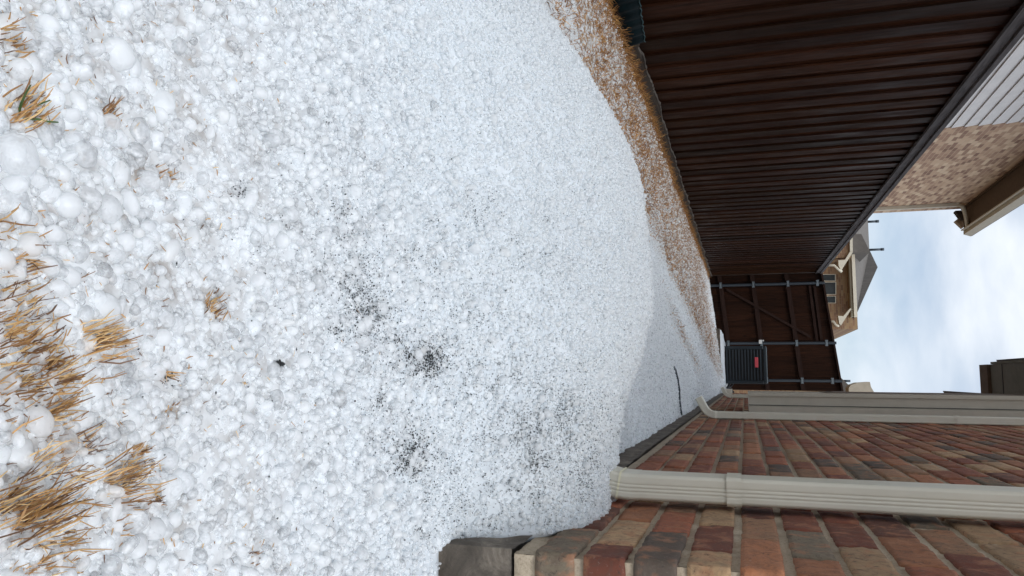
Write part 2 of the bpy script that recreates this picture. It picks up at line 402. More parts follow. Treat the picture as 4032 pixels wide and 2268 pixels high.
def cover(x, y):          # how much straw shows, 0..1
    b = ss(-.98, -1.22, x) * ss(1.95, 2.35, y)
    b = np.maximum(b, ss(-.70, -.98, x - .10 * (y - 5)) * ss(3.5, 4.1, y) * .95)
    clear = ss(-1.9, -1.75, x) * 0
    far = 1 - ss(12, 15.5, y) * .7
    trail = np.exp(-((x - (-.95 + .155 * (y - 2.2))) / .09) ** 2) * ss(4.6, 5.6, y) * ss(8.5, 7, y) * .7
    return np.clip(np.maximum(b * far, trail) - clear, 0, 1)
def ray(px, py):
    s = 4032 / 2576; d = np.array([px * s - 2016, py * s - 1134, FPX]); return W @ (d / np.linalg.norm(d))
def spot(px, py):         # where the sight line of a photo point meets the hail surface
    d = ray(px, py); t = np.arange(.3, 8, .004); P = d[None] * t[:, None]
    i = int(np.argmax(P[:, 2] < hail_z(P[:, 0], P[:, 1]))); return P[i]

# ground sheet: one sheet to the horizon
def grid_mesh(name, xs, ys, zf, mats, col=None):
    X, Y = np.meshgrid(xs, ys); Z = zf(X, Y)
    V = np.stack([X, Y, Z], -1).reshape(-1, 3); nx = len(xs)
    i, j = np.meshgrid(np.arange(nx - 1), np.arange(len(ys) - 1)); a = (j * nx + i).ravel()
    F = np.stack([a, a + 1, a + 1 + nx, a + nx], -1)
    return np_mesh(name, V, F, mats, col=None if col is None else col(X, Y).reshape(-1, 3))
xs = np.concatenate([[-400, -60, -12], np.linspace(-2.3, .6, 30), [6, 60, 400]])
ys = np.concatenate([[-400, -60, -8], np.linspace(-3, 20, 60), [60, 400]])
g = grid_mesh('ground', xs, ys, lambda X, Y: ground_z(X, Y), mat_ground()); tag(g, kind='structure')

# hail bed: continuous icy layer of packed hail
xs = np.concatenate([np.linspace(-2.2, -1.3, 60), np.arange(-1.29, XR + .0001, .005), [.29, .4, .6, .8]])
ys = np.concatenate([np.arange(.15, 2.4, .005), np.arange(2.4, 3.0, .01), np.arange(3.0, 6, .025), np.arange(6, 16.5, .08)])
def bedz(X, Y):
    z = hail_z(X, Y) - .0006 + .0018 * ss(.95, .5, Y) + (vnoise(X, Y, 150, 21) - .5) * .003 - .004 * ss(2.6, 4, Y)
    z = z - .03 * ss(-2.02, -2.2, X) 
    inside = (X > XR + .002) & (Y > 1.04); z = np.where(inside, z - .08, z)
    return z
def bedcol(X, Y):
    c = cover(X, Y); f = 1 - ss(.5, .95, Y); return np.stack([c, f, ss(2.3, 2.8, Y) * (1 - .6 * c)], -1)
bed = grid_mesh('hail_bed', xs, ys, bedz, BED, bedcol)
tag(bed, 'continuous layer of packed white hail covering the side yard from the foreground to the gate', 'hail', kind='stuff')

# ------------------------------------------------------------------ hailstones
def ico(sub):
    import bmesh
    bm = bmesh.new(); bmesh.ops.create_icosphere(bm, subdivisions=sub, radius=1)
    v = np.array([x.co[:] for x in bm.verts]); f = np.array([[q.index for q in p.verts] for p in bm.faces]); bm.free(); return v, f
ICO3, F3 = ico(4); ICO2, F2 = ico(3)
def stone_mesh(kind, seed, sub=3):
    V0, F = (ICO3, F3) if sub == 4 else (ICO2, F2)
    V = V0.copy(); r = np.ones(len(V)); rs = np.random.default_rng(seed)
    amp = {'round': .035, 'oval': .05, 'lumpy': .13, 'knobbly': .10}[kind]
    for i, v in enumerate(V0):
        p = Vector(v)
        n = mnoise.noise(p * 1.3 + Vector((seed * 3.1, 0, 0))) * 1.0 + mnoise.noise(p * 2.9 + Vector((0, seed * 1.7, 0))) * .45
        if kind == 'knobbly': n += abs(mnoise.noise(p * 3.2 + Vector((seed, 2, 1)))) * 1.6 - .5
        r[i] = 1 + amp * n
    V = V * r[:, None]
    sc = {'round': (1, 1, .92), 'oval': (1.2, .92, .78), 'lumpy': (1.1, .95, .8), 'knobbly': (1.08, .98, .86)}[kind]
    V *= np.array(sc)
    me = bpy.data.meshes.new('hailstone_' + kind)
    me.from_pydata(V.tolist(), [], F.tolist()); me.materials.append(BIGHAIL); me.polygons.foreach_set('use_smooth', [True] * len(me.polygons)); me.update()
    return me
kinds = ['round', 'oval', 'lumpy', 'oval', 'round', 'knobbly', 'lumpy', 'oval', 'lumpy', 'oval']
SM = [stone_mesh(k, i + 1, 4) for i, k in enumerate(kinds)]
look = {'round': 'round', 'oval': 'oval', 'lumpy': 'lumpy rounded', 'knobbly': 'knobbly'}
big = []      # (x, y, r) of placed large stones
def clash(x, y, r, k=.82): return any((x - a) ** 2 + (y - b) ** 2 < (k * (r + c)) ** 2 for a, b, c in big)
named = [   # stones one can single out in the photo: px, py, radius in metres, kind, label
    (285, 140, .0135, 'lumpy', 'largest flattened translucent hailstone lying between the two grass tufts at the top left'),
    (262, 528, .0110, 'knobbly', 'rough brownish tinged hailstone with a clear spot, near the left edge of the photo'),
    (68, 618, .0085, 'round', 'smooth white ball shaped hailstone at the left edge below the brownish one'),
    (160, 518, .0100, 'round', 'big smooth white hailstone just left of the brownish rough one'),
    (190, 385, .0110, 'oval', 'large cloudy oval hailstone below the biggest tuft at the top left'),
    (25, 395, .0150, 'lumpy', 'very large cloudy hailstone cut by the left edge of the photo under the big tuft'),
    (305, 610, .0080, 'round', 'white round hailstone in open hail right of the smooth ball at the left edge'),
    (490, 545, .0072, 'oval', 'bright white oval hailstone standing alone right of the dark gap'),
    (618, 752, .0068, 'round', 'small pure white round hailstone above the middle grass tuft'),
    (265, 1425, .0085, 'round', 'bright white hailstone at the bottom edge of the photo among straw'),
    (80, 1060, .0100, 'oval', 'pinkish cloudy oval hailstone lying among straw at the left edge'),
    (325, 1060, .0068, 'lumpy', 'bright white wedge shaped hailstone in the middle of the lower left hail'),
]
count = 0
for px, py, r, kd, lab in named:
    p = spot(px, py); me = SM[kinds.index(kd)]
    o = bpy.data.objects.new('hailstone', me); COL.objects.link(o)
    o.location = (p[0], p[1], float(hail_z(p[0], p[1])) + r * .35); o.scale = (r, r, r); o.rotation_euler = (rng.uniform(-.4, .4), rng.uniform(-.4, .4), rng.uniform(0, 6.28))
    tag(o, lab, 'hailstone', 'large hailstones in the foreground'); big.append((p[0], p[1], r)); count += 1
tries = 0
while count < 300 and tries < 60000:
    tries += 1
    px = rng.uniform(-30, 760) ** 1.0; py = rng.uniform(-30, 1480)
    if rng.random() > (1 - px / 900) ** 1.1: continue
    p = spot(px, py)
    r = float(np.clip(rng.lognormal(math.log(.0062), .30), .0042, .0125)) * (1.0 if px < 420 else .82)
    if p[0] > XR - .012 and p[1] > 1.04: continue
    if clash(p[0], p[1], r): continue
    ki = int(rng.integers(len(SM))); kd = kinds[ki]
    o = bpy.data.objects.new('hailstone', SM[ki]); COL.objects.link(o)
    o.location = (p[0], p[1], float(hail_z(p[0], p[1])) + r * rng.uniform(-.1, .45)); o.scale = (r, r * rng.uniform(.75, 1.15), r * rng.uniform(.6, .95)); o.rotation_euler = (rng.uniform(-.7, .7), rng.uniform(-.7, .7), rng.uniform(0, 6.28))
    size = 'large' if r > .008 else 'medium' if r > .0058 else 'small'
    tag(o, f'{size} {look[kd]} cloudy hailstone lying among the foreground hail', 'hailstone', 'large hailstones in the foreground')
    big.append((p[0], p[1], r)); count += 1

# all the smaller stones: one object, stones placed on points by geometry nodes
PX, PR = [], []
def scatter(x0, x1, y0, y1, n, rmed, sig, rmin, rmax, zlo, zhi, keep=None):
    x = rng.uniform(x0, x1, n); y = rng.uniform(y0, y1, n)
    r = np.clip(rng.lognormal(math.log(rmed), sig, n), rmin, rmax)
    ok = ~((x > XR - .6 * r) & (y > 1.045))
    # keep what the view can take in, with a generous margin
    z = hail_z(x, y); P = np.stack([x, y, z], -1) @ W
    u = P[:, 0] / P[:, 2] * FPX; v = P[:, 1] / P[:, 2] * FPX
    ok &= (P[:, 2] > 0) & (np.abs(v) < 1134 + 420) & (u > -2016 - 500)
    if keep is not None: ok &= rng.random(n) < keep(x, y)
    x, y, r, z = x[ok], y[ok], r[ok], z[ok]
    z = z + r * rng.uniform(zlo, zhi, len(r))
    PX.append(np.stack([x, y, z], -1)); PR.append(r)
near = lambda x, y: 1 - ss(.72, 1.15, y)
scatter(-1.0, .35, .22, 1.3, 17000, .0049, .32, .0024, .0095, -.4, .55, near)
scatter(-1.0, .35, .22, 1.3, 34000, .0026, .25, .0016, .0045, -.4, .6, near)
NEARP = (np.concatenate(PX), np.concatenate(PR)); PX, PR = [], []
pile = lambda x, y: ss(.62, 1.05, y)
scatter(-1.75, XR, .6, 2.75, 135000, .0032, .27, .0020, .0075, -.5, .55, pile)
scatter(-1.75, XR, .6, 2.75, 4500, .0056, .22, .0045, .0095, -.3, .7, pile)
scatter(-2.1, XR, 2.6, 6.0, 90000, .0048, .25, .003, .010, -.5, .5, lambda x, y: 1 - .95 * cover(x, y))
scatter(-2.1, XR, 6.0, 16.3, 60000, .0075, .25, .005, .014, -.6, .4, lambda x, y: 1 - .85 * cover(x, y))
# steep edge of the pile near the brick corner
def hail_object(P, Rr, MAT, label):
    me = bpy.data.meshes.new('hail'); me.vertices.add(len(P)); me.vertices.foreach_set('co', P.astype(np.float32).ravel())
    sc = me.attributes.new('sc', 'FLOAT_VECTOR', 'POINT')
    S3 = (Rr[:, None] * rng.uniform(.72, 1.2, (len(Rr), 3))).astype(np.float32); sc.data.foreach_set('vector', S3.ravel())
    ro = me.attributes.new('ro', 'FLOAT_VECTOR', 'POINT'); ro.data.foreach_set('vector', rng.uniform(0, 6.28, (len(Rr), 3)).astype(np.float32).ravel())
    ix = me.attributes.new('ix', 'INT', 'POINT'); ix.data.foreach_set('value', rng.integers(0, 6, len(Rr)).astype(np.int32))
    hail = bpy.data.objects.new('hail', me); COL.objects.link(hail)
    tag(hail, label, 'hail', kind='stuff')
    ng = bpy.data.node_groups.new('hail_scatter', 'GeometryNodeTree')
    ng.interface.new_socket('Geometry', in_out='INPUT', socket_type='NodeSocketGeometry'); ng.interface.new_socket('Geometry', in_out='OUTPUT', socket_type='NodeSocketGeometry')
    gi = ng.nodes.new('NodeGroupInput'); go = ng.nodes.new('NodeGroupOutput')
    join = ng.nodes.new('GeometryNodeGeometryToInstance')
    # the six stone shapes come from an icosphere shaped inside the node tree
    for k, (sx, sy, sz, ns, na, sd_) in enumerate([(1, 1, .93, 1.1, .10, 1), (1.2, .92, .8, 1.2, .12, 2), (1.08, .95, .82, 1.6, .28, 3), (1.12, 1, .75, 1.3, .16, 4), (1.15, .88, .9, 1.9, .30, 5), (1.0, 1.0, .85, 2.6, .24, 6)]):
        icn = ng.nodes.new('GeometryNodeMeshIcoSphere'); icn.inputs['Radius'].default_value = 1; icn.inputs['Subdivisions'].default_value = 3
        sm = ng.nodes.new('GeometryNodeSetShadeSmooth'); ng.links.new(icn.outputs['Mesh'], sm.inputs['Geometry'])
        pos = ng.nodes.new('GeometryNodeInputPosition'); nz = ng.nodes.new('ShaderNodeTexNoise'); nz.noise_dimensions = '4D'
        ng.links.new(pos.outputs[0], nz.inputs['Vector']); nz.inputs['W'].default_value = sd_ * 3.7; nz.inputs['Scale'].default_value = ns; nz.inputs['Detail'].default_value = 1.5
        sub = ng.nodes.new('ShaderNodeMath'); sub.operation = 'MULTIPLY_ADD'; ng.links.new(nz.outputs['Fac'], sub.inputs[0]); sub.inputs[1].default_value = na * 2; sub.inputs[2].default_value = 1 - na
        vm = ng.nodes.new('ShaderNodeVectorMath'); vm.operation = 'SCALE'; ng.links.new(pos.outputs[0], vm.inputs[0]); ng.links.new(sub.outputs[0], vm.inputs['Scale'])
        vs = ng.nodes.new('ShaderNodeVectorMath'); vs.operation = 'MULTIPLY'; ng.links.new(vm.outputs[0], vs.inputs[0]); vs.inputs[1].default_value = (sx, sy, sz)
        sp_ = ng.nodes.new('GeometryNodeSetPosition'); ng.links.new(sm.outputs[0], sp_.inputs['Geometry']); ng.links.new(vs.outputs[0], sp_.inputs['Position'])
        stm = ng.nodes.new('GeometryNodeSetMaterial'); stm.inputs['Material'].default_value = MAT; ng.links.new(sp_.outputs[0], stm.inputs['Geometry'])
        ng.links.new(stm.outputs[0], join.inputs[0])
    iop = ng.nodes.new('GeometryNodeInstanceOnPoints'); iop.inputs['Pick Instance'].default_value = True
    mtp = ng.nodes.new('GeometryNodeMeshToPoints')
    ng.links.new(gi.outputs[0], mtp.inputs['Mesh']); ng.links.new(mtp.outputs[0], iop.inputs['Points']); ng.links.new(join.outputs[0], iop.inputs['Instance'])
    def named_attr(nm, ty):
        a = ng.nodes.new('GeometryNodeInputNamedAttribute'); a.data_type = ty; a.inputs['Name'].default_value = nm; return a.outputs['Attribute']
    ng.links.new(named_attr('ix', 'INT'), iop.inputs['Instance Index']); ng.links.new(named_attr('sc', 'FLOAT_VECTOR'), iop.inputs['Scale'])
    e2r = ng.nodes.new('FunctionNodeEulerToRotation'); ng.links.new(named_attr('ro', 'FLOAT_VECTOR'), e2r.inputs[0]); ng.links.new(e2r.outputs[0], iop.inputs['Rotation'])
    ng.links.new(iop.outputs[0], go.inputs[0])
    md = hail.modifiers.new('scatter', 'NODES'); md.node_group = ng
    me.materials.append(MAT)

hail_object(*NEARP, CLEARHAIL, 'countless loose half melted hailstones between the large ones and the grass tufts in the foreground')
P = np.concatenate(PX); hail_object(P, np.concatenate(PR), HAIL, 'countless fine white hailstones heaped in a mound under the nearest downspout and spread on to the gate')

# shingle granules washed off the roof
gv, gf = [], []
def granules(px, py, sx, sy, n, r0=.0005, r1=.0011):
    tight = 0 if n < 80 else .35
    subs = [(rng.normal(px, sx), rng.normal(py, sy)) for _ in range(max(3, n // 25))]
    for _ in range(int(n * 2.0)):
        if rng.random() < tight:
            q0 = subs[int(rng.integers(len(subs)))]; a, b = rng.normal(q0[0], 11), rng.normal(q0[1], 11)
        else: a, b = rng.normal(px, sx), rng.normal(py, sy)
        if a > 1640 or b > 1440: continue
        p = spot(a, b)
        if p[0] > XR - .004 and p[1] > 1.05: continue
        if p[1] > 2.1: continue
        r = rng.uniform(r0, r1); z = float(hail_z(p[0], p[1])) + rng.uniform(.003, .0075)
        q = np.array([[1, 0, 0], [-1, 0, 0], [0, 1, 0], [0, -1, 0], [0, 0, 1], [0, 0, -1]], float) * rng.uniform(.5, 1.3, (6, 1)) * r
        q[:, int(rng.integers(3))] *= rng.uniform(1, 1.9)
        base = len(gv) * 6
        gv.append(q + np.array([p[0], p[1], z]))
        for f in ((0, 2, 4), (2, 1, 4), (1, 3, 4), (3, 0, 4), (2, 0, 5), (1, 2, 5), (3, 1, 5), (0, 3, 5)): gf.append([base + i for i in f])
for a in [(895, 740, 28, 60, 260), (930, 800, 35, 40, 120), (1070, 900, 30, 26, 330, .0005, .0013), (1000, 870, 60, 50, 150), (1030, 1140, 26, 34, 300, .0005, .0013),
          (960, 1040, 45, 60, 110), (1300, 1085, 28, 45, 150), (1345, 1160, 20, 22, 110), (1425, 1030, 32, 40, 150), (1460, 1190, 26, 45, 170), (1200, 960, 70, 90, 170),
          (1250, 1120, 150, 130, 900), (1450, 1080, 80, 90, 600), (1180, 760, 200, 160, 420), (1000, 650, 220, 160, 230), (1350, 800, 160, 180, 300), (850, 620, 40, 60, 60),
          (1150, 1290, 90, 60, 130), (700, 1000, 250, 300, 40, .0006, .0012), (1300, 400, 200, 160, 60), (835, 830, 12, 14, 30), (1350, 1250, 90, 50, 160)]:
    granules(*a)
granules(690, 915, 1, 1, 4, .0022, .0032); granules(1170, 785, 8, 22, 25)
gr = np_mesh('shingle_granules', np.concatenate(gv), np.array(gf), GRAN, smooth=False)
tag(gr, 'black roof shingle granules sprinkled over the white hail pile', 'granules', kind='stuff')

# ------------------------------------------------------------------ dry grass
STC = [(.54, .33, .14), (.38, .20, .07), (.68, .47, .23), (.26, .13, .048), (.50, .28, .10), (.15, .075, .035)]
def blade(V, F, C, p, d, ln, w, bend, col, segs=3, node=True):
    d = Vector(d).normalized(); side = d.cross(Vector((rng.normal(), rng.normal(), rng.normal()))).normalized(); s2 = d.cross(side).normalized()
    b = len(V)
    for i in range(segs + 1):
        t = i / segs; c = Vector(p) + d * (ln * t) + Vector((0, 0, -1)) * (bend * ln * t * t) + s2 * (ln * .06 * math.sin(t * 5 + b))
        ww = w * (1 - .55 * t) * (1.35 if (node and i == segs - 1) else 1)
        for k in range(3):
            a = 2.094 * k; V.append(tuple(c + side * (ww * math.cos(a)) + s2 * (ww * math.sin(a)))); C.append(tuple(x * (1 - .2 * (t > .8)) for x in col))
    for i in range(segs):
        for k in range(3):
            k2 = (k + 1) % 3; F.append((b + i * 3 + k, b + i * 3 + k2, b + i * 3 + 3 + k2, b + i * 3 + 3 + k))
def tuft(px, py, qx, qy, n, ln, label, spread=.5, green=0, ang=.17):
    n = max(4, int(n * (.9 if n < 70 else .62))); ln *= .92
    """px,py: where the tuft stands; qx,qy: where its longest stems end in the photo (sets the lean)"""
    p = spot(px, py); lean = ray(qx, qy)
    # stem tip: point on the second sight line at about the stem's height above the hail
    best = min((abs(np.linalg.norm(lean * t - p) - ln), t) for t in np.arange(.25, 2.6, .003))
    tip = lean * best[1]; d0 = Vector(tip - p)
    if d0.z < ln * .25: d0.z = ln * .25
    V, F, C = [], [], []
    for _ in range(n):
        dd = d0.normalized() + Vector((rng.normal() * ang, rng.normal() * ang, abs(rng.normal()) * ang * .7))
        o = p + np.array([rng.normal() * ln * spread * .42, rng.normal() * ln * spread * .42, -.004])
        l = ln * rng.uniform(.45, 1.12); col = STC[int(rng.integers(len(STC)))]
        blade(V, F, C, o, dd, l, rng.uniform(.00045, .0009), rng.uniform(-.05, .2), col)
        if rng.random() < .7:
            q = Vector(o) + dd.normalized() * l * rng.uniform(.4, .8)
            d2 = dd + Vector((rng.normal() * .4, rng.normal() * .4, rng.normal() * .3)); blade(V, F, C, q, d2, l * rng.uniform(.15, .4), .00045, .1, col, 2)
    me = bpy.data.meshes.new('grass_tuft'); me.from_pydata([(v[0] - p[0], v[1] - p[1], v[2] - p[2]) for v in V], [], F); me.materials.append(STRAW)
    a = me.color_attributes.new('Col', 'FLOAT_COLOR', 'POINT'); a.data.foreach_set('color', np.array([(*c, 1) for c in C], np.float32).ravel())
    o = bpy.data.objects.new('grass_tuft', me); COL.objects.link(o); o.location = p.tolist()
    tag(o, label, 'grass tuft', 'dry grass tufts poking through the hail')
    if green:
        V, F, C = [], [], []
        for _ in range(green): blade(V, F, C, (0, 0, 0), d0.normalized() + Vector((rng.normal() * .3, rng.normal() * .3, 0)), ln * .95, .0013, .1, (.05, .10, .02), 4, False)
        m2 = bpy.data.meshes.new('green_blade'); m2.from_pydata(V, [], F); m2.materials.append(STRAW)
        a = m2.color_attributes.new('Col', 'FLOAT_COLOR', 'POINT'); a.data.foreach_set('color', np.array([(*c, 1) for c in C], np.float32).ravel())
        c = bpy.data.objects.new('green_blade', m2); COL.objects.link(c); c.parent = o; c['label'] = 'fresh green blades among the dry stems'
TU = [
 (35, 305, 145, 225, 75, .034, 'big fan shaped straw tuft with green blades at the top left', .5, 3),
 (250, 312, 325, 245, 34, .026, 'small straw tuft right of the big green bladed one', .35),
 (395, 462, 455, 435, 46, .020, 'compact brown straw clump beside the dark gap right of the large hailstones', .8),
 (530, 800, 560, 765, 60, .021, 'bushy straw tuft in the middle of the hail, lying flat in a ring', .9),
 (628, 885, 640, 850, 30, .016, 'tiny brown tuft just right of and below the bushy middle one', .5),
 (2, 120, 82, 95, 30, .030, 'thin straw sprigs in the upper left corner of the photo', .7),
 (0, 590, 95, 560, 14, .036, 'single sparse straw sprig at the left edge beside the smooth ball hailstone', .6),
 (8, 730, 110, 690, 55, .038, 'straw tuft at the left edge halfway up the photo', .8),
 (0, 800, 120, 750, 50, .036, 'straw tuft at the left edge just below the halfway one', .7),
 (190, 880, 345, 835, 75, .046, 'long swept straw tuft reaching furthest right of the left middle group', .35),
 (100, 920, 190, 880, 45, .032, 'straw tuft left of and under the long swept one', .6),
 (30, 880, 120, 830, 55, .036, 'dense straw tuft at the left edge beside the long swept one', .8),
 (120, 985, 230, 935, 50, .036, 'thick straw tuft above the pinkish hailstone', .7),
 (60, 1065, 175, 1010, 50, .038, 'straw tuft whose stems cross over the pinkish oval hailstone', .6),
 (130, 1185, 260, 1120, 110, .042, 'densest darkest straw clump in the lower left', .8),
 (265, 1225, 425, 1165, 110, .044, 'large straw tuft with parallel stems right of the densest clump', .45),
 (340, 1150, 390, 1120, 30, .020, 'dark tangled straw knot above the tuft with parallel stems', .7),
 (40, 1330, 230, 1245, 120, .055, 'widest straw tuft spreading from the lower left edge', .6),
 (10, 1290, 120, 1240, 50, .036, 'straw tuft at the left edge merging into the widest one', .7),
 (60, 1440, 185, 1400, 80, .036, 'straw clump in the bottom left corner of the photo', .8),
 (385, 925, 480, 965, 14, .030, 'forked straw twig lying right of the left middle group', .3),
 (425, 1045, 450, 1025, 14, .014, 'small rusty straw bit right of the forked twig', .6),
 (570, 1008, 585, 985, 14, .013, 'small straw bit above the black pebble in the left hail', .5),
 (545, 1080, 555, 1062, 8, .011, 'tiny straw bit left of the small one in the middle hail', .5),
 (622, 1425, 655, 1405, 30, .018, 'small straw tuft at the bottom edge of the photo, the rightmost there', .6),
 (285, 1325, 360, 1318, 7, .026, 'few lone straw stems between the widest tuft and the bottom edge', .5),
 (240, 780, 262, 745, 10, .014, 'thin straw sprig above the long swept tuft', .4),
 (385, 1258, 425, 1250, 22, .018, 'short straw tuft right under the tuft with parallel stems', .4),
 (330, 500, 300, 440, 7, .018, 'single bent straw stem beside the brownish rough hailstone', .3),
 (230, 1005, 330, 998, 4, .034, 'one long straight straw stem lying level in the left middle hail', .1),
 (60, 1215, 160, 1160, 60, .036, 'straw tuft at the left edge beside the densest clump', .8),
 (20, 985, 110, 950, 40, .034, 'straw tuft at the left edge above the pinkish hailstone', .7),
]
for a in TU: tuft(*a)

# small plant litter on the foreground hail and straw stubble by the fence: nobody could count it
V, F, C = [], [], []
for _ in range(520):
    px = rng.uniform(0, 1000) * rng.random() ** .35; py = rng.uniform(0, 1449)
    if py > 1440: continue
    p = spot(px, py)
    blade(V, F, C, (p[0], p[1], float(hail_z(p[0], p[1])) + rng.uniform(.002, .006)), (rng.normal(), rng.normal(), rng.normal() * .3), rng.uniform(.002, .009), rng.uniform(.0003, .0006), 0, STC[int(rng.integers(len(STC)))], 2)
o = np_mesh('straw_litter', np.array(V), np.array(F), STRAW, smooth=False, col=np.array(C))
tag(o, 'tiny bits of brown straw strewn over the foreground hail', 'litter', kind='stuff')
V, F, C = [], [], []
n = 0
while n < 38000:
    x = rng.uniform(-2.18, .1); y = 1.95 + 14 * rng.random() ** 1.6
    c = float(cover(x, y)); edge = math.exp(-((x + 2.12) / .10) ** 2)
    clump = .45 + 1.8 * max(0, float(vnoise(x, y * .7, 7, 5)) - .33)
    if rng.random() > max(c * clump * .66, edge * 1.0): continue
    z = float(hail_z(x, y)) - .01
    h = rng.uniform(.025, .06) * (1 + .9 * edge)
    blade(V, F, C, (x, y, z), (rng.normal() * .8 + .15 * edge, rng.normal() * .8, .5 + .5 * edge), h, rng.uniform(.0009, .0019), .15, (lambda q: (q[0] * .85, q[1] * .70, q[2] * .48))(STC[int(rng.integers(len(STC)))]), 2)
    n += 1
o = np_mesh('dry_grass', np.array(V), np.array(F), STRAW, smooth=False, col=np.array(C))
tag(o, 'dry straw coloured lawn showing through thin hail along the foot of the fence', 'grass', kind='stuff')

# ------------------------------------------------------------------ side fence
FB = lambda y: -.665 - .0018 * y          # foot of pickets
FT = lambda y: 1.785 - .0135 * y          # top edge of the fence
fence = empty('wooden_fence', (XF, 8, -.7), 'dark brown stained board fence running down the side yard to the gate', 'fence')
m = MB(); y = 1.0; k = 0
while y < 16.6:
    lean = rng.normal() * .004
    s = rng.uniform(.55, 1.5); w = .14 + rng.normal() * .003
    tn = (s, s * rng.uniform(.92, 1.05), s * rng.uniform(.88, 1.1))
    xo = XF + rng.normal() * .002
    m.hexa([(xo - .017, y, FB(y)), (xo, y, FB(y)), (xo, y + w, FB(y)), (xo - .017, y + w, FB(y)),
            (xo - .017, y + lean, FT(y) - .03), (xo, y + lean, FT(y) - .03), (xo, y + w + lean, FT(y) - .03), (xo - .017, y + w + lean, FT(y) - .03)], 0, tn)
    s = rng.uniform(.8, 1.35); tn = (s * 1.12, s, s * .9)
    m.box((XF - .037, y + .11, FB(y)), (XF - .0185, y + .262, FT(y) - .03), 0, tn)
    y += .235
m.build('pickets', FENCE, fence, bevel=0)
m = MB(); L = [1.0, 4.4, 8.2, 12.0, 16.6]
for a, b in zip(L[:-1], L[1:]):
    m.hexa([(XF + .002, a, FT(a) - .105), (XF + .03, a, FT(a) - .105), (XF + .03, b - .004, FT(b) - .105), (XF + .002, b - .004, FT(b) - .105),
            (XF + .002, a, FT(a) - .03), (XF + .03, a, FT(a) - .03), (XF + .03, b - .004, FT(b) - .03), (XF + .002, b - .004, FT(b) - .03)])
m.build('trim_board', CAPW, fence).data.color_attributes.new('Col', 'FLOAT_COLOR', 'POINT')
m = MB()
for a, b in zip(L[:-1], L[1:]):
    m.hexa([(XF - .09, a, FT(a) - .027), (XF + .045, a, FT(a) - .027), (XF + .045, b - .004, FT(b) - .027), (XF - .09, b - .004, FT(b) - .027),
            (XF - .09, a, FT(a) + .012), (XF + .045, a, FT(a) + .012), (XF + .045, b - .004, FT(b) + .012), (XF - .09, b - .004, FT(b) + .012)])
m.build('cap_board', CAPW, fence)
# weathered kickboard with a broken upper edge
V, F = [], []
ysk = np.arange(1.0, 16.6, .03)
for i, yy in enumerate(ysk):
    top = -.60 - .0015 * yy + (float(vnoise(yy, 0, 6, 8)) - .5) * .035 + (float(vnoise(yy, 0, 31, 9)) - .5) * .018
    V += [(XF + .028, yy, -.76), (XF + .028, yy, top), (XF + .006, yy, top + .003), (XF + .006, yy, -.76)]
for i in range(len(ysk) - 1):
    for k in range(3): F.append((i * 4 + k, i * 4 + 4 + k, i * 4 + 5 + k, i * 4 + 1 + k))
o = np_mesh('kickboard', np.array(V) - np.array([XF, 8, -.7]), np.array(F), OLDW, fence, smooth=False, col=np.ones((len(V), 3)))
for ob in fence.children:
    if ob.data.color_attributes and ob.name.startswith('trim'):
        a = ob.data.color_attributes['Col']; a.data.foreach_set('color', np.ones(len(a.data) * 4, np.float32))
for mm in (CAPW, OLDW, RAILW):       # these woods take no per-board tint
    for nd in list(mm.node_tree.nodes):
        if nd.type == 'ATTRIBUTE': mm.node_tree.nodes.remove(nd)
for mm in (CAPW, OLDW, RAILW):
    for nd in mm.node_tree.nodes:
        if nd.type == 'MIX' and nd.blend_type == 'MULTIPLY': nd.inputs['B'].default_value = (1, 1, 1, 1)

# dark green metal edging leaning on the foot of the fence
eg = empty('metal_edging', (-2.13, 4.2, -.7), 'dark green corrugated metal strip leaning against the foot of the fence', 'edging')
ys_ = np.linspace(3.7, 4.62, 60); V = []; F = []
for i, yy in enumerate(ys_):
    t = (yy - 3.7) / .92; wv = .006 * math.sin(yy * 55) * (t > .3)
    top = -.49 - .065 * t + .004 * math.sin(yy * 90) - (.0 if yy > 3.99 else (3.99 - yy) * .55)
    V += [(-2.10 + wv + .01 * t, yy, -.72), (-2.12 + wv, yy, (top - .72) / 2), (-2.135 + wv, yy, top)]
for i in range(len(ys_) - 1):
    for k in range(2): F.append((i * 3 + k, i * 3 + 3 + k, i * 3 + 4 + k, i * 3 + 1 + k))
o = np_mesh('strip', np.array(V) - np.array([-2.13, 4.2, -.7]), np.array(F), GREENM, eg)
sl = o.modifiers.new('solid', 'SOLIDIFY'); sl.thickness = .002
m = MB(); m.tube([V[i * 3 + 2] for i in range(0, 60, 1)], .0032, 6); m.build('rolled_edge', GREENE, eg, smooth=True)

# ------------------------------------------------------------------ gate fence at the far end
GY = 16.5
gate = empty('wooden_gate', (-1, GY, -.6), 'dark brown board gate and fence panel between steel posts closing the side yard', 'gate')
gb = lambda x: -.66 + .145 * (x + 2.2)      # foot of gate follows the slope
gt = lambda x: 1.565 + .125 * (x + 2.2)
def gboards(x0, x1, z0=None):
    m = MB(); x = x0
    while x < x1 - .01:
        w = min(.138, x1 - x); s = rng.uniform(.6, 1.1)
        m.hexa([(x, GY + .06, gb(x) - .15), (x + w, GY + .06, gb(x + w) - .15), (x + w, GY + .08, gb(x + w) - .15), (x, GY + .08, gb(x) - .15),
                (x, GY + .06, gt(x)), (x + w, GY + .06, gt(x + w)), (x + w, GY + .08, gt(x + w)), (x, GY + .08, gt(x))], 0, (s, s * .95, s * .95))
        x += .141
    return m
for a, b in ((-2.19, -1.93), (-1.92, -.745), (-.735, .24)):
    gboards(a, b).build('board_panel', FENCE, gate)
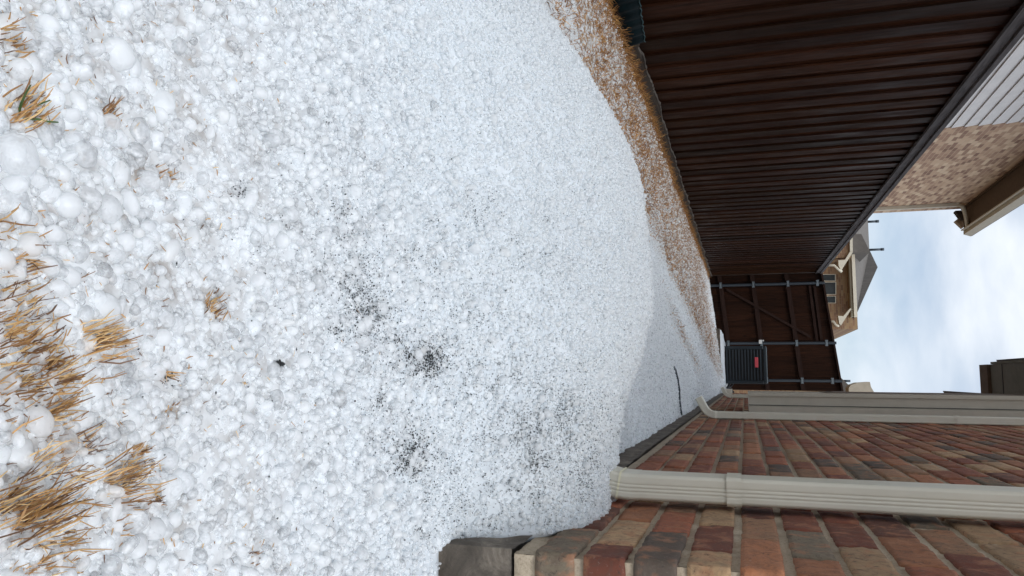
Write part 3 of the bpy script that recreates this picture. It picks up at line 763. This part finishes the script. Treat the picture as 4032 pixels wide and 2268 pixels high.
m = MB(); m.hexa([(-2.19, GY + .082, -.9), (.24, GY + .082, -.6), (.24, GY + .095, -.6), (-2.19, GY + .095, -.9), (-2.19, GY + .082, gt(-2.19) - .01), (.24, GY + .082, gt(.24) - .01), (.24, GY + .095, gt(.24) - .01), (-2.19, GY + .095, gt(-2.19) - .01)], 0, (.8, .8, .8))
m.build('backing_panel', FENCE, gate)  # backing panel added behind the boards to block sky light in the gaps
postx = [-1.965, -.73, .035]
for x in postx:
    zt = {-1.965: 1.62, -.73: 1.79, .035: 1.87}[x]
    mb = MB(); mb.tube([(x, GY - .03, gb(x) - .2), (x, GY - .03, zt)], .03, 12); mb.build('post', STEEL, gate, smooth=False)
rail = lambda f, x: -.45 + f + .105 * (x + 2.03)
for f in (0, .665, 1.35):
    for a, b in ((-2.18, -1.93), (-1.92, -.77), (-.69, .235)):
        if f < .1 and a > -.8: continue
        mb = MB(); mb.bar((a, GY + .025, rail(f, a)), (b, GY + .025, rail(f, b)), .04, .085); mb.build('rail', RAILW, gate)
for a, b, dz in ((-1.92, -.77, 1.86), (-1.92, -.77, 1.77)):
    mb = MB(); mb.bar((a, GY + .03, rail(dz, a)), (b, GY + .03, rail(dz - .02, b)), .03, .05); mb.build('rail', RAILW, gate)
mb = MB(); mb.bar((-1.88, GY + .005, -.32), (-.85, GY + .005, 1.32), .02, .05); mb.build('brace', RAILW, gate)
mb = MB()
for a, b in ((-2.19, .24),): mb.bar((a, GY + .04, gt(a) + .0), (b, GY + .04, gt(b) + .0), .12, .035)
mb.build('cap_board', RAILW, gate)
mb = MB()
for x in postx:
    for f in (0, .665, 1.35, 1.92):
        if x > 0 and f == 0: continue
        z = rail(f, x) + .0
        mb.box((x - .038, GY - .066, z - .02), (x + .038, GY - .058, z + .02)); mb.box((x + .03, GY - .055, z - .025), (x + .06, GY + .0, z + .025)); mb.box((x - .06, GY - .055, z - .025), (x - .03, GY + .0, z + .025))
mb.build('bracket', simple('zinc_bracket', (.17, .20, .22), .45, 30, .2, .1, .001, .5), gate)
mb = MB(); mb.box((-.80, GY - .07, .30), (-.72, GY - .0, .36)); mb.box((-.80, GY - .03, .37), (-.77, GY + .0, .40)); mb.build('latch', simple('pale_latch', (.6, .6, .58), .4, 20, .1), gate)
mb = MB(); mb.bar((-1.9, GY + .045, -.5), (-1.9, GY + .045, 1.5), .012, .012); mb.build('edge_gap', simple('raw_edge_wood', (.22, .13, .07), .8, 20, .2), gate)

# ------------------------------------------------------------------ our brick house on the right
house = empty('brick_house', (XR, 4, -.4), 'red and tan brick house wall on the right with almond downspouts', 'house')
CH, BL, ZB = .0705, .205, -.301
PAL = [((.30, .096, .048), 6), ((.21, .064, .037), 4), ((.37, .152, .072), 5), ((.43, .28, .155), 4), ((.10, .078, .060), 2.4), ((.33, .18, .10), 3), ((.16, .062, .042), 2), ((.18, .145, .10), 1.4)]
pw = np.array([p[1] for p in PAL]); pw = pw / pw.sum()
def box_template(n):
    # unit cube surface grid, coordinates in -1..1, n = segments per axis
    vs = {}; fs = []
    def vid(p):
        k = tuple(np.round(p, 5)); return vs.setdefault(k, len(vs))
    for ax in range(3):
        a, b = [(1, 2), (2, 0), (0, 1)][ax]
        for sgn in (-1, 1):
            for i in range(n[a]):
                for j in range(n[b]):
                    q = []
                    for di, dj in ((0, 0), (1, 0), (1, 1), (0, 1)):
                        p = [0, 0, 0]; p[ax] = sgn; p[a] = -1 + 2 * (i + di) / n[a]; p[b] = -1 + 2 * (j + dj) / n[b]; q.append(vid(p))
                    fs.append(q if sgn > 0 else q[::-1])
    V = np.array(list(vs.keys())); return V, np.array(fs)
T_near = box_template((8, 16, 7)); T_mid = box_template((3, 6, 4)); T_far = box_template((2, 3, 2))
def make_bricks(list_, T, rr, amp):
    V0, F0 = T; Vs, Fs, Cs = [], [], []; b = 0
    for (a, c, col) in list_:
        a = np.array(a); c = np.array(c); mid = (a + c) / 2; h = (c - a) / 2
        P = V0 * h
        # round the edges
        inner = np.clip(P, -(h - rr), (h - rr)); d = P - inner; L = np.linalg.norm(d, axis=1, keepdims=True)
        P = np.where(L > 1e-9, inner + d / np.maximum(L, 1e-9) * rr, P)
        wp = P + mid
        f = 55
        nn = (vnoise(wp[:, 1] + wp[:, 0], wp[:, 2], f, 3) - .5) + .6 * (vnoise(wp[:, 1] - wp[:, 0], wp[:, 2], 130, 4) - .5)
        edge = 1 + .9 * (L[:, 0] > 1e-9)
        dirn = P / h; dirn /= np.linalg.norm(dirn, axis=1, keepdims=True)
        P = P + dirn * (nn * amp * edge)[:, None]
        Vs.append(P + mid); Fs.append(F0 + b); b += len(V0); Cs.append(np.tile(np.array(col), (len(V0), 1)))
    return np.concatenate(Vs), np.concatenate(Fs), np.concatenate(Cs)
near_b, mid_b, far_b = [], [], []
rows = int((3.0 - ZB) / CH)
def bcol():
    c = np.array(PAL[int(rng.choice(len(PAL), p=pw))][0]); return c * rng.uniform(.78, 1.25)
Y0 = 1.07; HJ = .008; BJ = .0108
for r in range(rows):
    z0 = ZB + r * CH + BJ * .5; z1 = z0 + CH - BJ
    odd = r % 2
    y = Y0
    first = True
    while y < 13.5:
        ln = (BL / 2 - HJ if odd else BL - HJ) if first else BL - HJ
        j = rng.normal() * .0012; dxo = rng.normal() * .0012
        a = (XR + dxo, y + j, z0 + rng.normal() * .0008); c = (XR + .095, y + ln + j, z1 + rng.normal() * .0008)
        if first: a = (XR + dxo, Y0 + rng.normal() * .001, a[2]); c = ((XR + BL - HJ) if odd else (XR + .097), c[1], c[2])
        tgt = near_b if y < 2.1 else mid_b if y < 5.5 else far_b
        if y < 5.95 or z1 < .06 or y > 8.3 or y > 5.9:
            tgt.append((a, c, bcol()))
        y += ln + HJ; first = False
    x = XR + (BL if odd else .106)
    while x < 2.2:
        tgt = near_b if x < .5 else far_b
        tgt.append(((x, Y0 + rng.normal() * .001, z0), (x + BL - HJ, Y0 + .095, z1), bcol())); x += BL
off = np.array([XR, 4, -.4])
V1, F1, C1 = make_bricks(near_b, T_near, .0032, .0017)
V2, F2_, C2 = make_bricks(mid_b, T_mid, .003, .0016)
V3, F3_, C3 = make_bricks(far_b, T_far, .003, .001)
Vb = np.concatenate([V1, V2, V3]); Fb = np.concatenate([F1, F2_ + len(V1), F3_ + len(V1) + len(V2)]); Cb = np.concatenate([C1, C2, C3])
o = np_mesh('brick_wall', Vb - off, Fb, BRICK, house, smooth=True, col=Cb)
# mortar: rough sheet a few millimetres behind the brick faces, bulging a little
def mortar_sheet(us, zs, fn):
    U, Z = np.meshgrid(us, zs); n = (vnoise(U, Z, 60, 6) - .5) * .0018 + (vnoise(U, Z, 160, 7) - .5) * .0018 + (vnoise(U, Z, 22, 9) - .5) * .0012
    V = np.stack(fn(U, Z, n), -1).reshape(-1, 3); nx = len(us); i, j = np.meshgrid(np.arange(nx - 1), np.arange(len(zs) - 1)); a = (j * nx + i).ravel()
    return V, np.stack([a, a + 1, a + 1 + nx, a + nx], -1)
us = np.concatenate([np.arange(Y0 + .0052, 2.2, .006), np.arange(2.2, 5, .04), np.arange(5, 13.6, .3)]); zs_ = np.concatenate([np.arange(-.326, .75, .005), np.arange(.75, 3.02, .06)])
Va, Fa = mortar_sheet(us, zs_, lambda U, Z, n: (XR + .0052 + n, U, Z))
us2 = np.concatenate([np.arange(XR + .0052, .6, .006), np.arange(.6, 2.3, .05)])
Vc, Fc = mortar_sheet(us2, zs_, lambda U, Z, n: (U, Y0 + .0052 + n, Z))
# back fill so no light leaks: plain boxes
o = np_mesh('mortar', np.concatenate([Va, Vc]) - off, np.concatenate([Fa, Fc + len(Va)]), MORTAR, house, smooth=True)
m = MB(); m.box((XR + .02, Y0 + .02, -.325), (XR + 7, 13.5, 3.0)); m.build('wall_core', MORTAR, house)
# foundation
us = np.concatenate([np.arange(Y0 - .003, 2.6, .01), np.arange(2.6, 13.6, .2)]); zs_ = np.arange(-.80, -.3269, .012)
def found(us, fn):
    U, Z = np.meshgrid(us, np.append(zs_, -.327)); n = (vnoise(U, Z, 16, 12) - .5) * .008 + (vnoise(U, Z, 70, 13) - .5) * .003
    V = np.stack(fn(U, Z, n), -1).reshape(-1, 3); nx = len(us); i, j = np.meshgrid(np.arange(nx - 1), np.arange(len(zs_))); a = (j * nx + i).ravel()
    return V, np.stack([a, a + 1, a + 1 + nx, a + nx], -1)
Va, Fa = found(us, lambda U, Z, n: (XR - .003 + n * (U > Y0), U, Z))
Vc, Fc = found(np.concatenate([np.arange(XR - .003, .6, .01), np.arange(.6, 2.3, .1)]), lambda U, Z, n: (U, Y0 - .003 + n * (U > XR), Z))
o = np_mesh('foundation', np.concatenate([Va, Vc]) - off, np.concatenate([Fa, Fc + len(Va)]), CONC, house)
m = MB(); m.box((XR + .012, Y0 + .012, -.9), (XR + 7, 13.5, -.331)); m.build('foundation_core', CONC, house)
# chimney chase
CX = .108
ch = MB(); ch.box((CX, 5.95, .022), (XR + .5, 6.95, 3.0)); cho = ch.build('chimney_chase', TAUPE, house)
mb = MB(); mb.box((CX - .006, 5.935, .018), (CX + .022, 5.9495, 2.9)); mb.build('corner_trim', TAUPE, cho)
mb = MB(); mb.box((CX + .086, 5.944, .022), (CX + .0905, 5.9492, 2.9)); mb.build('panel_seam', BLACK, cho)
mb = MB(); mb.box((CX - .004, 5.952, .6), (CX - .0005, 6.96, 3.0)); mb.build('side_board', BROWNP, cho)
mb = MB(); mb.box((XR - .045, 5.925, .022), (XR + .03, 5.9495, 2.9)); mb.build('corner_trim', TAUPE, cho)
# low boxed eave past the chase, higher roof over the rest of the wall
m = MB(); m.box((-.15, 6.2, 2.2), (XR + .3, 8.28, 2.22)); so = m.build('soffit', SOFF, house)
mb = MB()
for yy in (6.65, 7.72): mb.box((-.146, yy, 2.196), (XR - .002, yy + .012, 2.1995))
mb.build('soffit_seam', BLACK, so)
mb = MB(); mb.box((-.15, 8.06, 2.17), (XR, 8.30, 2.199)); mb.build('end_board', BROWNP, so)
mb = MB(); mb.box((-.172, 6.18, 2.185), (-.151, 8.0, 2.33)); mb.build('fascia', SOFF, so)
m = MB(); m.hexa([(-.20, 6.15, 2.33), (-.20, 8.35, 2.33), (1.4, 8.35, 2.9), (1.4, 6.15, 2.9), (-.20, 6.15, 2.36), (-.20, 8.35, 2.36), (1.4, 8.35, 2.93), (1.4, 6.15, 2.93)]); m.build('roof', SHING, house)
m = MB(); m.hexa([(.17, .95, 3.02), (.17, 13.6, 3.02), (7.4, 13.6, 6.2), (7.4, .95, 6.2), (.17, .95, 3.06), (.17, 13.6, 3.06), (7.4, 13.6, 6.24), (7.4, .95, 6.24)]); m.build('roof', SHING, house)
# downspouts
def ds_profile(w, d, ribs=4):
    # closed outline in (a: out from wall, b: along wall), ribs pressed in on all four faces
    pts = []
    def side(p, q, nrm, nr):
        n = 8 * nr + 4
        for i in range(n):
            t = (i + .5) / n; x = p[0] + (q[0] - p[0]) * t; y = p[1] + (q[1] - p[1]) * t
            u = (t - (.30 if nr == 3 else .12)) / (.52 if nr == 3 else .76); dep = 0
            if 0 < u < 1: dep = .0013 * (0.5 + .5 * math.cos((u * nr - .5) * 2 * math.pi)) ** 3
            pts.append((x - nrm[0] * dep, y - nrm[1] * dep))
    c = .005
    A, B = w / 2, d / 2
    side((-B + c, -A), (B - c, -A), (0, -1), 3); side((B, -A + c), (B, A - c), (1, 0), ribs)
    side((B - c, A), (-B + c, A), (0, 1), 3); side((-B, A - c), (-B, -A + c), (-1, 0), ribs)
    return pts
def downspout(cxp, cyp, path, w, d, label, bands, crimps=()):
    prof = ds_profile(w, d)
    # path: list of (x, z) centre points, in plane y = cyp
    def sweep(path, k=1.0, wob=None):
        V, F = [], []; n = len(prof)
        for i, (x, z) in enumerate(path):
            x0, z0 = path[max(i - 1, 0)]; x1, z1 = path[min(i + 1, len(path) - 1)]
            tx, tz = x1 - x0, z1 - z0; L = math.hypot(tx, tz); tx /= L; tz /= L
            nx, nz = -tz, tx                              # normal in the plane (points away from the wall when going down)
            kk = k * (wob(i) if wob else 1)
            for a, b in prof: V.append((x + nx * a * kk, cyp + b * kk, z + nz * a * kk))
        for i in range(len(path) - 1):
            for j in range(n): F.append((i * n + j, i * n + (j + 1) % n, (i + 1) * n + (j + 1) % n, (i + 1) * n + j))
        return V, F
    st, el = path
    V, F = sweep(st)
    root = np_mesh('downspout', np.array(V) - off, np.array(F), ALMOND, house); root['label'] = label
    V, F = sweep(el, 1.03, lambda i: 1.0 + (.035 if i % 4 == 2 else 0) if i in crimps or not crimps else 1)
    np_mesh('elbow', np.array(V) - off, np.array(F), ALMOND, root)
    if crimps:
        CRM = simple('yellowed_sealant', (.78, .74, .55), .5, 40, .1)
        for ci in crimps:
            V, F = sweep([el[ci], ((el[ci][0] + el[ci + 1][0] * .6) / 1.6, (el[ci][1] + el[ci + 1][1] * .6) / 1.6)], 1.10); np_mesh('crimp_ring', np.array(V) - off, np.array(F), CRM, root)
    for z in bands:
        V, F = sweep([(cxp, z + .0135), (cxp, z + .013), (cxp, z - .013), (cxp, z - .0135)], 1.09); np_mesh('coupling', np.array(V) - off, np.array(F), ALMOND, root)
def arc(x, z, r, a0, a1, n, tail):
    out = []
    for i in range(n):
        a = a0 + (a1 - a0) * i / (n - 1); out.append((x - r + r * math.cos(a), z - r * math.sin(a)))
    xe, ze = out[-1]; dx_, dz_ = -math.sin(a1), -math.cos(a1)
    for k in (1, 2, 3): out.append((xe + dx_ * tail * k / 3, ze + dz_ * tail * k / 3))
    return out
el1 = [(.2125, -.205), (.2125, -.217)] + arc(.2125, -.219, .16, 0, R(50), 14, .02)
downspout(.2125, 1.538, ([(.2125, 3.0), (.2125, -.21)], el1), .076, .050, 'nearest and widest looking downspout, its elbow buried in the hail pile', [-.025], (4, 7))
el2 = [(.2265, -.165), (.2265, -.18)] + arc(.2265, -.18, .075, 0, R(62), 20, .075)
downspout(.2265, 4.9, ([(.2265, 3.0), (.2265, -.17)], el2), .070, .044, 'middle downspout with a ribbed elbow kicking out over the hail', [0.0, 1.155])
el3 = [(.2265, -.17), (.2265, -.185)] + arc(.2265, -.185, .08, 0, R(65), 16, .07)
downspout(.2265, 10.2, ([(.2265, 3.0), (.2265, -.175)], el3), .070, .044, 'farthest small downspout under the chimney chase', [-.06])

# dark plastic strip half buried in hail below the middle downspout
V, F = [], []
pts = [(-.07, 4.80), (-.045, 4.90), (.02, 5.0), (.085, 5.06), (.14, 5.03), (.19, 4.99), (.235, 4.95)]
mb = MB()
for (a, b), (c, d) in zip(pts[:-1], pts[1:]):
    mb.bar((a, b, float(hail_z(a, b)) + .004 * (a > -.05)), (c, d, float(hail_z(c, d)) + .006), .009, .020)
o = mb.build('drain_strip', PLAST, None); tag(o, 'dark plastic strip edge poking out of the hail before the middle downspout', 'plastic strip')

# ------------------------------------------------------------------ air conditioner
ac = empty('air_conditioner', (-.24, 14.3, -.38), 'dark outdoor air conditioner with louvred sides and a red badge before the gate', 'air conditioner')
x0, x1, y0, y1, z0, z1 = -.575, .095, 14.0, 14.67, -.38, .375
m = MB(); m.box((x0 + .02, y0 + .03, z0), (x1 - .02, y1 - .02, z1 - .02)); m.build('coil_body', BLACK, ac)
m = MB()
m.box((x0, y0, z1 - .055), (x1, y1, z1)); mt = m.build('top_cover', ACM, ac, bevel=.012)
m = MB(); m.box((x0 + .03, y0 - .003, z1 - .006), (x1 - .03, y1, z1 + .006)); m.build('top_rim', simple('pale_teal_enamel', (.10, .15, .17), .3, 20, .1), ac, bevel=.004)
m = MB()
for xx in (x0, x1 - .06):
    for yy in (y0, y1 - .06): m.box((xx, yy, z0), (xx + .06, yy + .06, z1 - .056))
m.build('corner_post', ACM, ac, bevel=.008)
m = MB(); z = z0 + .02
while z < z1 - .08:
    m.hexa([(x0 + .062, y0 + .002, z), (x1 - .062, y0 + .002, z), (x1 - .062, y0 + .022, z + .02), (x0 + .062, y0 + .022, z + .02),
            (x0 + .062, y0 + .002, z + .007), (x1 - .062, y0 + .002, z + .007), (x1 - .062, y0 + .022, z + .027), (x0 + .062, y0 + .022, z + .027)])
    m.box((x0 + .002, y0 + .062, z), (x0 + .012, y1 - .062, z + .008))
    z += .052
m.build('louvre', ACM, ac)
m = MB(); m.box((-.375, y0 - .008, .175), (-.195, y0 - .001, .232)); m.build('badge', RED, ac, bevel=.012)
m = MB(); m.tube([(x1 + .0, 14.2, -.2), (x1 + .06, 14.15, -.25), (.16, 13.9, -.31), (.24, 13.4, -.27)], .014, 8); m.tube([(x1, 14.25, -.26), (.15, 14.2, -.30), (.24, 13.8, -.2)], .02, 8)
m.build('refrigerant_line', BLACK, ac, smooth=True)
m = MB(); m.tube([(x1, 14.05, -.30), (.14, 13.7, -.335), (.24, 13.2, -.33)], .010, 8); m.build('conduit', WHITE, ac, smooth=True)
pad = MB(); pad.box((-.86, 13.55, -.60), (.22, 15.0, -.392)); o = pad.build('concrete_pad', CONC, None, bevel=.01); tag(o, 'grey concrete pad edge showing under the hail beside the air conditioner', 'concrete pad')
# hail lying on the pad: a low drift of packed ice
xs = np.linspace(-.84, .24, 40); ys = np.linspace(13.56, 15.0, 40)
o = grid_mesh('hail_drift', xs, ys, lambda X, Y: -.388 + .045 * ss(-.84, -.5, X) * ss(13.56, 13.75, Y) + .018 * vnoise(X, Y, 9, 4) - .02 * ss(13.62, 13.56, Y), BED, lambda X, Y: np.zeros(X.shape + (3,)))
tag(o, 'white hail heaped on the concrete pad around the air conditioner', 'hail', kind='stuff')
# electrical box on the wall behind the chase
m = MB(); m.box((.17, 12.6, -.34), (XR, 12.8, -.20)); o = m.build('junction_box', ALMOND, None, bevel=.006); tag(o, 'small pale box low on the brick wall near the air conditioner', 'utility box')

# ------------------------------------------------------------------ neighbour's house on the left behind the fence
NX = -3.8
nb = empty('neighbour_house', (NX, 10, -.7), 'two storey pinkish brick and white siding house behind the fence on the left', 'house')
m = MB(); m.box((NX - 7, 12.45, -.7), (NX, 18.62, 4.9)); m.build('brick_wall', PINKB, nb)
m = MB(); z = -.7; m.box((NX - 7, -3, -.7), (NX - .03, 12.44, 4.9))
while z < 4.75:
    m.hexa([(NX - .03, -3, z), (NX + .012, -3, z), (NX + .012, 12.44, z), (NX - .03, 12.44, z), (NX - .03, -3, z + .178), (NX - .008, -3, z + .178), (NX - .008, 12.44, z + .178), (NX - .03, 12.44, z + .178)]); z += .18
m.build('siding', WSID, nb)
m = MB(); m.box((NX + .013, -3, -.7), (NX + .02, 12.4, -.69)); 
m = MB(); m.box((NX - 7.4, -3.4, 4.75), (NX + .46, 18.65, 4.77)); m.build('soffit', BROWNP, nb)
m = MB(); m.box((NX + .0, -3.0, 4.70), (NX + .03, 18.6, 4.749)); m.build('frieze_board', BROWNP, nb)
m = MB(); m.box((NX + .461, -3.4, 4.70), (NX + .485, 18.7, 4.93)); m.build('fascia', CREAM, nb)
m = MB()
for a, b in ((4.76, .50), (4.80, .55), (4.86, .58)): pass
m.hexa([(NX + .487, -3.4, 4.76), (NX + .56, -3.4, 4.76), (NX + .56, 18.75, 4.76), (NX + .487, 18.75, 4.76), (NX + .487, -3.4, 4.90), (NX + .61, -3.4, 4.90), (NX + .61, 18.75, 4.90), (NX + .487, 18.75, 4.90)])
gu = m.build('gutter', CREAM, nb)
m = MB(); m.bar((NX + .20, 18.80, 4.66), (NX + .37, 18.80, 4.80), .16, .14, (0, 0, 1)); m.build('rake_end', simple('tan_painted_wood', (.42, .31, .21), .7, 12, .1), nb)
m = MB()
for k in range(6): m.box((NX + .03 + .035 * k, 18.63, 4.60 + .02 * k), (NX + .075 + .035 * k, 18.80, 4.75))
m.build('return_shingle', SHING, nb)
m = MB(); m.box((NX + .005, 17.92, -.7), (NX + .075, 18.02, 4.5)); q = m.build('downspout', CREAM, nb)
m = MB(); m.tube([(NX + .04, 17.97, 4.48), (NX + .07, 17.97, 4.58), (NX + .25, 18.1, 4.66), (NX + .48, 18.3, 4.74)], .045, 8); m.build('elbow', CREAM, q, smooth=True)
m = MB(); m.hexa([(NX + .58, -3.5, 4.93), (NX + .58, 18.9, 4.93), (NX - 4, 16, 7.6), (NX - 4, 1, 7.6), (NX + .58, -3.5, 4.96), (NX + .58, 18.9, 4.96), (NX - 4, 16, 7.63), (NX - 4, 1, 7.63)]); m.build('roof', SHING, nb)

# ------------------------------------------------------------------ house behind the gate
bh = empty('hip_roof_house', (-3, 30, -.7), 'tan brick house with a grey hip roof and cream gutters beyond the gate', 'house')
def P30(X, Y, y=30.):          # a photo point carried to a given distance
    d = ray(X, Y); return d * (y / d[1])
BX = (-9, -1.85)
m = MB(); m.box((BX[0], 30.3, -.7), (BX[1], 38, 4.05)); m.build('brick_wall', TANB, bh)
# left wing stands forward
m = MB(); m.box((-9, 29.0, -.7), (-4.35, 30.2, 3.75)); m.build('wing_wall', TANB, bh)
# roof: front slope up to a hip peak; silhouettes carried to the ridge distance
def rp(X, Y, y): return tuple(P30(X, Y, y))
eL, eR = (-6.5, 29.9, 3.93), tuple(P30(2144, 797, 29.9)); eR = (eR[0], 29.9, 3.93)
pk = rp(2208, 672, 33.5); rl = rp(2187, 628, 35.0); rl2 = (-9.0, 35.0, rl[2]); rr_ = rp(2192, 699, 33.2)
m = MB()
m.add([(-9, 29.9, 3.93), eR, pk, rl, rl2], [(0, 1, 2, 3, 4)]); 
m.add([eR, (eR[0] + .3, 37, 3.93), (pk[0], pk[1] + 1.5, pk[2]), pk], [(0, 1, 2, 3)])
m.add([(-9, 29.9, 3.9), (eR[0], 29.9, 3.9), (eR[0] + .3, 37, 3.9), (-9, 37, 3.9)], [(0, 3, 2, 1)])
m.build('roof', SHING, bh)
m = MB(); m.box((-4.95, 29.78, 3.88), (eR[0] + .02, 29.9, 3.99)); m.build('gutter', CREAM, bh)
m = MB(); m.box((-4.95, 29.92, 3.80), (eR[0] - .0, 30.3, 3.87)); m.build('soffit', simple('cream_soffit', (.45, .42, .33), .7, 8, .05), bh)
def gable_return(pts, y, w):
    """cream rake board following photo points, then a boxed return"""
    m = MB(); Q = [Vector(P30(a, b, y)) for a, b in pts]
    for a, b in zip(Q[:-1], Q[1:]): m.bar(a, b, .12, w, (0, 0, 1))
    return m
def ext(m, poly, y, dep=.4):
    Q = [P30(a, b, y) for a, b in poly]; n = len(Q)
    vs = [tuple(q) for q in Q] + [(q[0], q[1] + dep, q[2]) for q in Q]
    fs = [tuple(range(n)), tuple(range(2 * n - 1, n - 1, -1))] + [(i, i + n, (i + 1) % n + n, (i + 1) % n) for i in range(n)]
    m.add(vs, fs); return m
Cc = lambda x, y: ((3150 + x / 4.14) / 1.5652, (950 + y / 4.14) / 1.5652)
m = MB(); ext(m, [Cc(812, -120), Cc(858, -120), Cc(860, 175), Cc(815, 165)], 28.9); ext(m, [Cc(816, 168), Cc(860, 178), Cc(672, 480), Cc(630, 400), Cc(625, 308), Cc(715, 305), Cc(735, 300)], 28.9)
m.build('rake_board', CREAM, bh, fixn=True)
m = MB(); ext(m, [Cc(822, 1090), Cc(838, 1105), Cc(668, 1372), Cc(640, 1340), Cc(622, 1215), Cc(705, 1222)], 29.4); m.build('rake_board', CREAM, bh, fixn=True)
m = MB(); ext(m, [Cc(862, -120), Cc(1000, -120), Cc(1140, 170), Cc(862, 180)], 29.3, 2.5); m.build('wing_roof', SHING, bh, fixn=True)
def window(x0, x1, y0, y1, y):
    m = MB(); ext(m, [Cc(x0 - 12, y0 - 10), Cc(x1 + 12, y0 - 10), Cc(x1 + 12, y1 + 10), Cc(x0 - 12, y1 + 10)], y - .02, .05); w = m.build('window', CREAM, bh, fixn=True)
    m = MB(); ext(m, [Cc(x0, y0), Cc(x1, y0), Cc(x1, y1), Cc(x0, y1)], y - .05, .025); m.build('pane', GLASS, w, fixn=True)
window(380, 578, 672, 860, 30.3); window(350, 570, 545, 640, 30.3); window(380, 575, 900, 1000, 30.3)
m = MB(); a = [P30(*Cc(400, 395), 28.85), P30(*Cc(560, 395), 28.85), P30(*Cc(620, 460), 28.85), P30(*Cc(685, 500), 28.85)]; m.tube(a, .045, 8); m.build('downspout', CREAM, bh, smooth=True)
m = MB(); a = [P30(*Cc(470, 1308), 30.2), P30(*Cc(545, 1308), 30.2), P30(*Cc(590, 1370), 30.2), P30(*Cc(640, 1380), 30.2)]; m.tube(a, .045, 8); m.build('downspout', CREAM, bh, smooth=True)
for (X, Y, X2, yy) in ((2185, 557, 2209, 35.0), (2186, 627.5, 2222, 35.0)):
    m = MB(); a = Vector(P30(X - 6, Y, yy)); b = Vector(P30(X2, Y - .3, yy)); a.x = b.x; m.tube([a, b], .05, 8); m.tube([b - Vector((0, 0, .1)), b + Vector((0, 0, .03))], .06, 8); m.build('vent_pipe', STEEL, bh, smooth=True)

# thin tree in front of that house
tr = empty('bare_tree', (-3.3, 26, -.7), 'thin almost bare tree with olive twigs before the tan brick house', 'tree')
m = MB(); m.tube([(-3.2, 26, -.7), (-3.15, 26, 1.2), (-3.1, 26.05, 2.2)], [.05, .04, .02], 7)
lv = MB()
for i in range(46):
    a = Vector((-3.12, 26, rng.uniform(.9, 2.2))); d = Vector((rng.normal() * .75, rng.normal() * .35, rng.uniform(.1, .8))); ln = rng.uniform(.35, .85)
    p1 = a + d * ln * .5; p2 = a + d * ln + Vector((0, 0, -.05)); m.tube([a, p1, p2], [.010, .006, .003], 4)
    for _ in range(16):
        c = a + d * ln * rng.uniform(.4, 1.05) + Vector((rng.normal() * .05, rng.normal() * .05, rng.normal() * .05)); u = Vector(rng.normal(size=3)).normalized() * .022; v = Vector(rng.normal(size=3)).normalized() * .012
        lv.add([c - u, c - v, c + u, c + v], [(0, 1, 2, 3)])
m.build('trunk', BARK, tr, smooth=True); lv.build('crown', LEAF, tr)

# house far right: slice of roof and chimney
fh = empty('far_roof_house', (.4, 25, -.7), 'distant house showing only a grey roof slope and tan chimney above the gate', 'house')
C1_ = lambda x, y: ((2600 + x / 1.799) / 1.5652, (900 + y / 1.799) / 1.5652)
m = MB(); ext(m, [C1_(1230, 1010), C1_(1335, 1108), C1_(1340, 1250), C1_(1200, 1250)], 27, 3); m.build('roof', SHING, fh, fixn=True)
m = MB(); m.box((.0, 27.5, -.7), (3, 32, 2.6)); m.build('wall', TANB, fh)
m = MB(); ext(m, [C1_(1335, 1130), C1_(1350, 1108), C1_(1395, 1092), C1_(1485, 1086), C1_(1492, 1120), C1_(1515, 1160), C1_(1520, 1220), C1_(1335, 1220)], 25.5, .8); m.build('chimney', simple('tan_stucco', (.42, .37, .29), .85, 6, .1), fh, fixn=True)
for xx, yy in ((1345, 1080),):
    m = MB(); a = Vector(P30(*C1_(1290, 1080), 28)); b = Vector(P30(*C1_(1346, 1080), 28)); a.x = b.x; m.tube([a, b], .04, 8); m.build('vent_pipe', STEEL, fh, smooth=True)
print('stones', len(P), 'named', count)
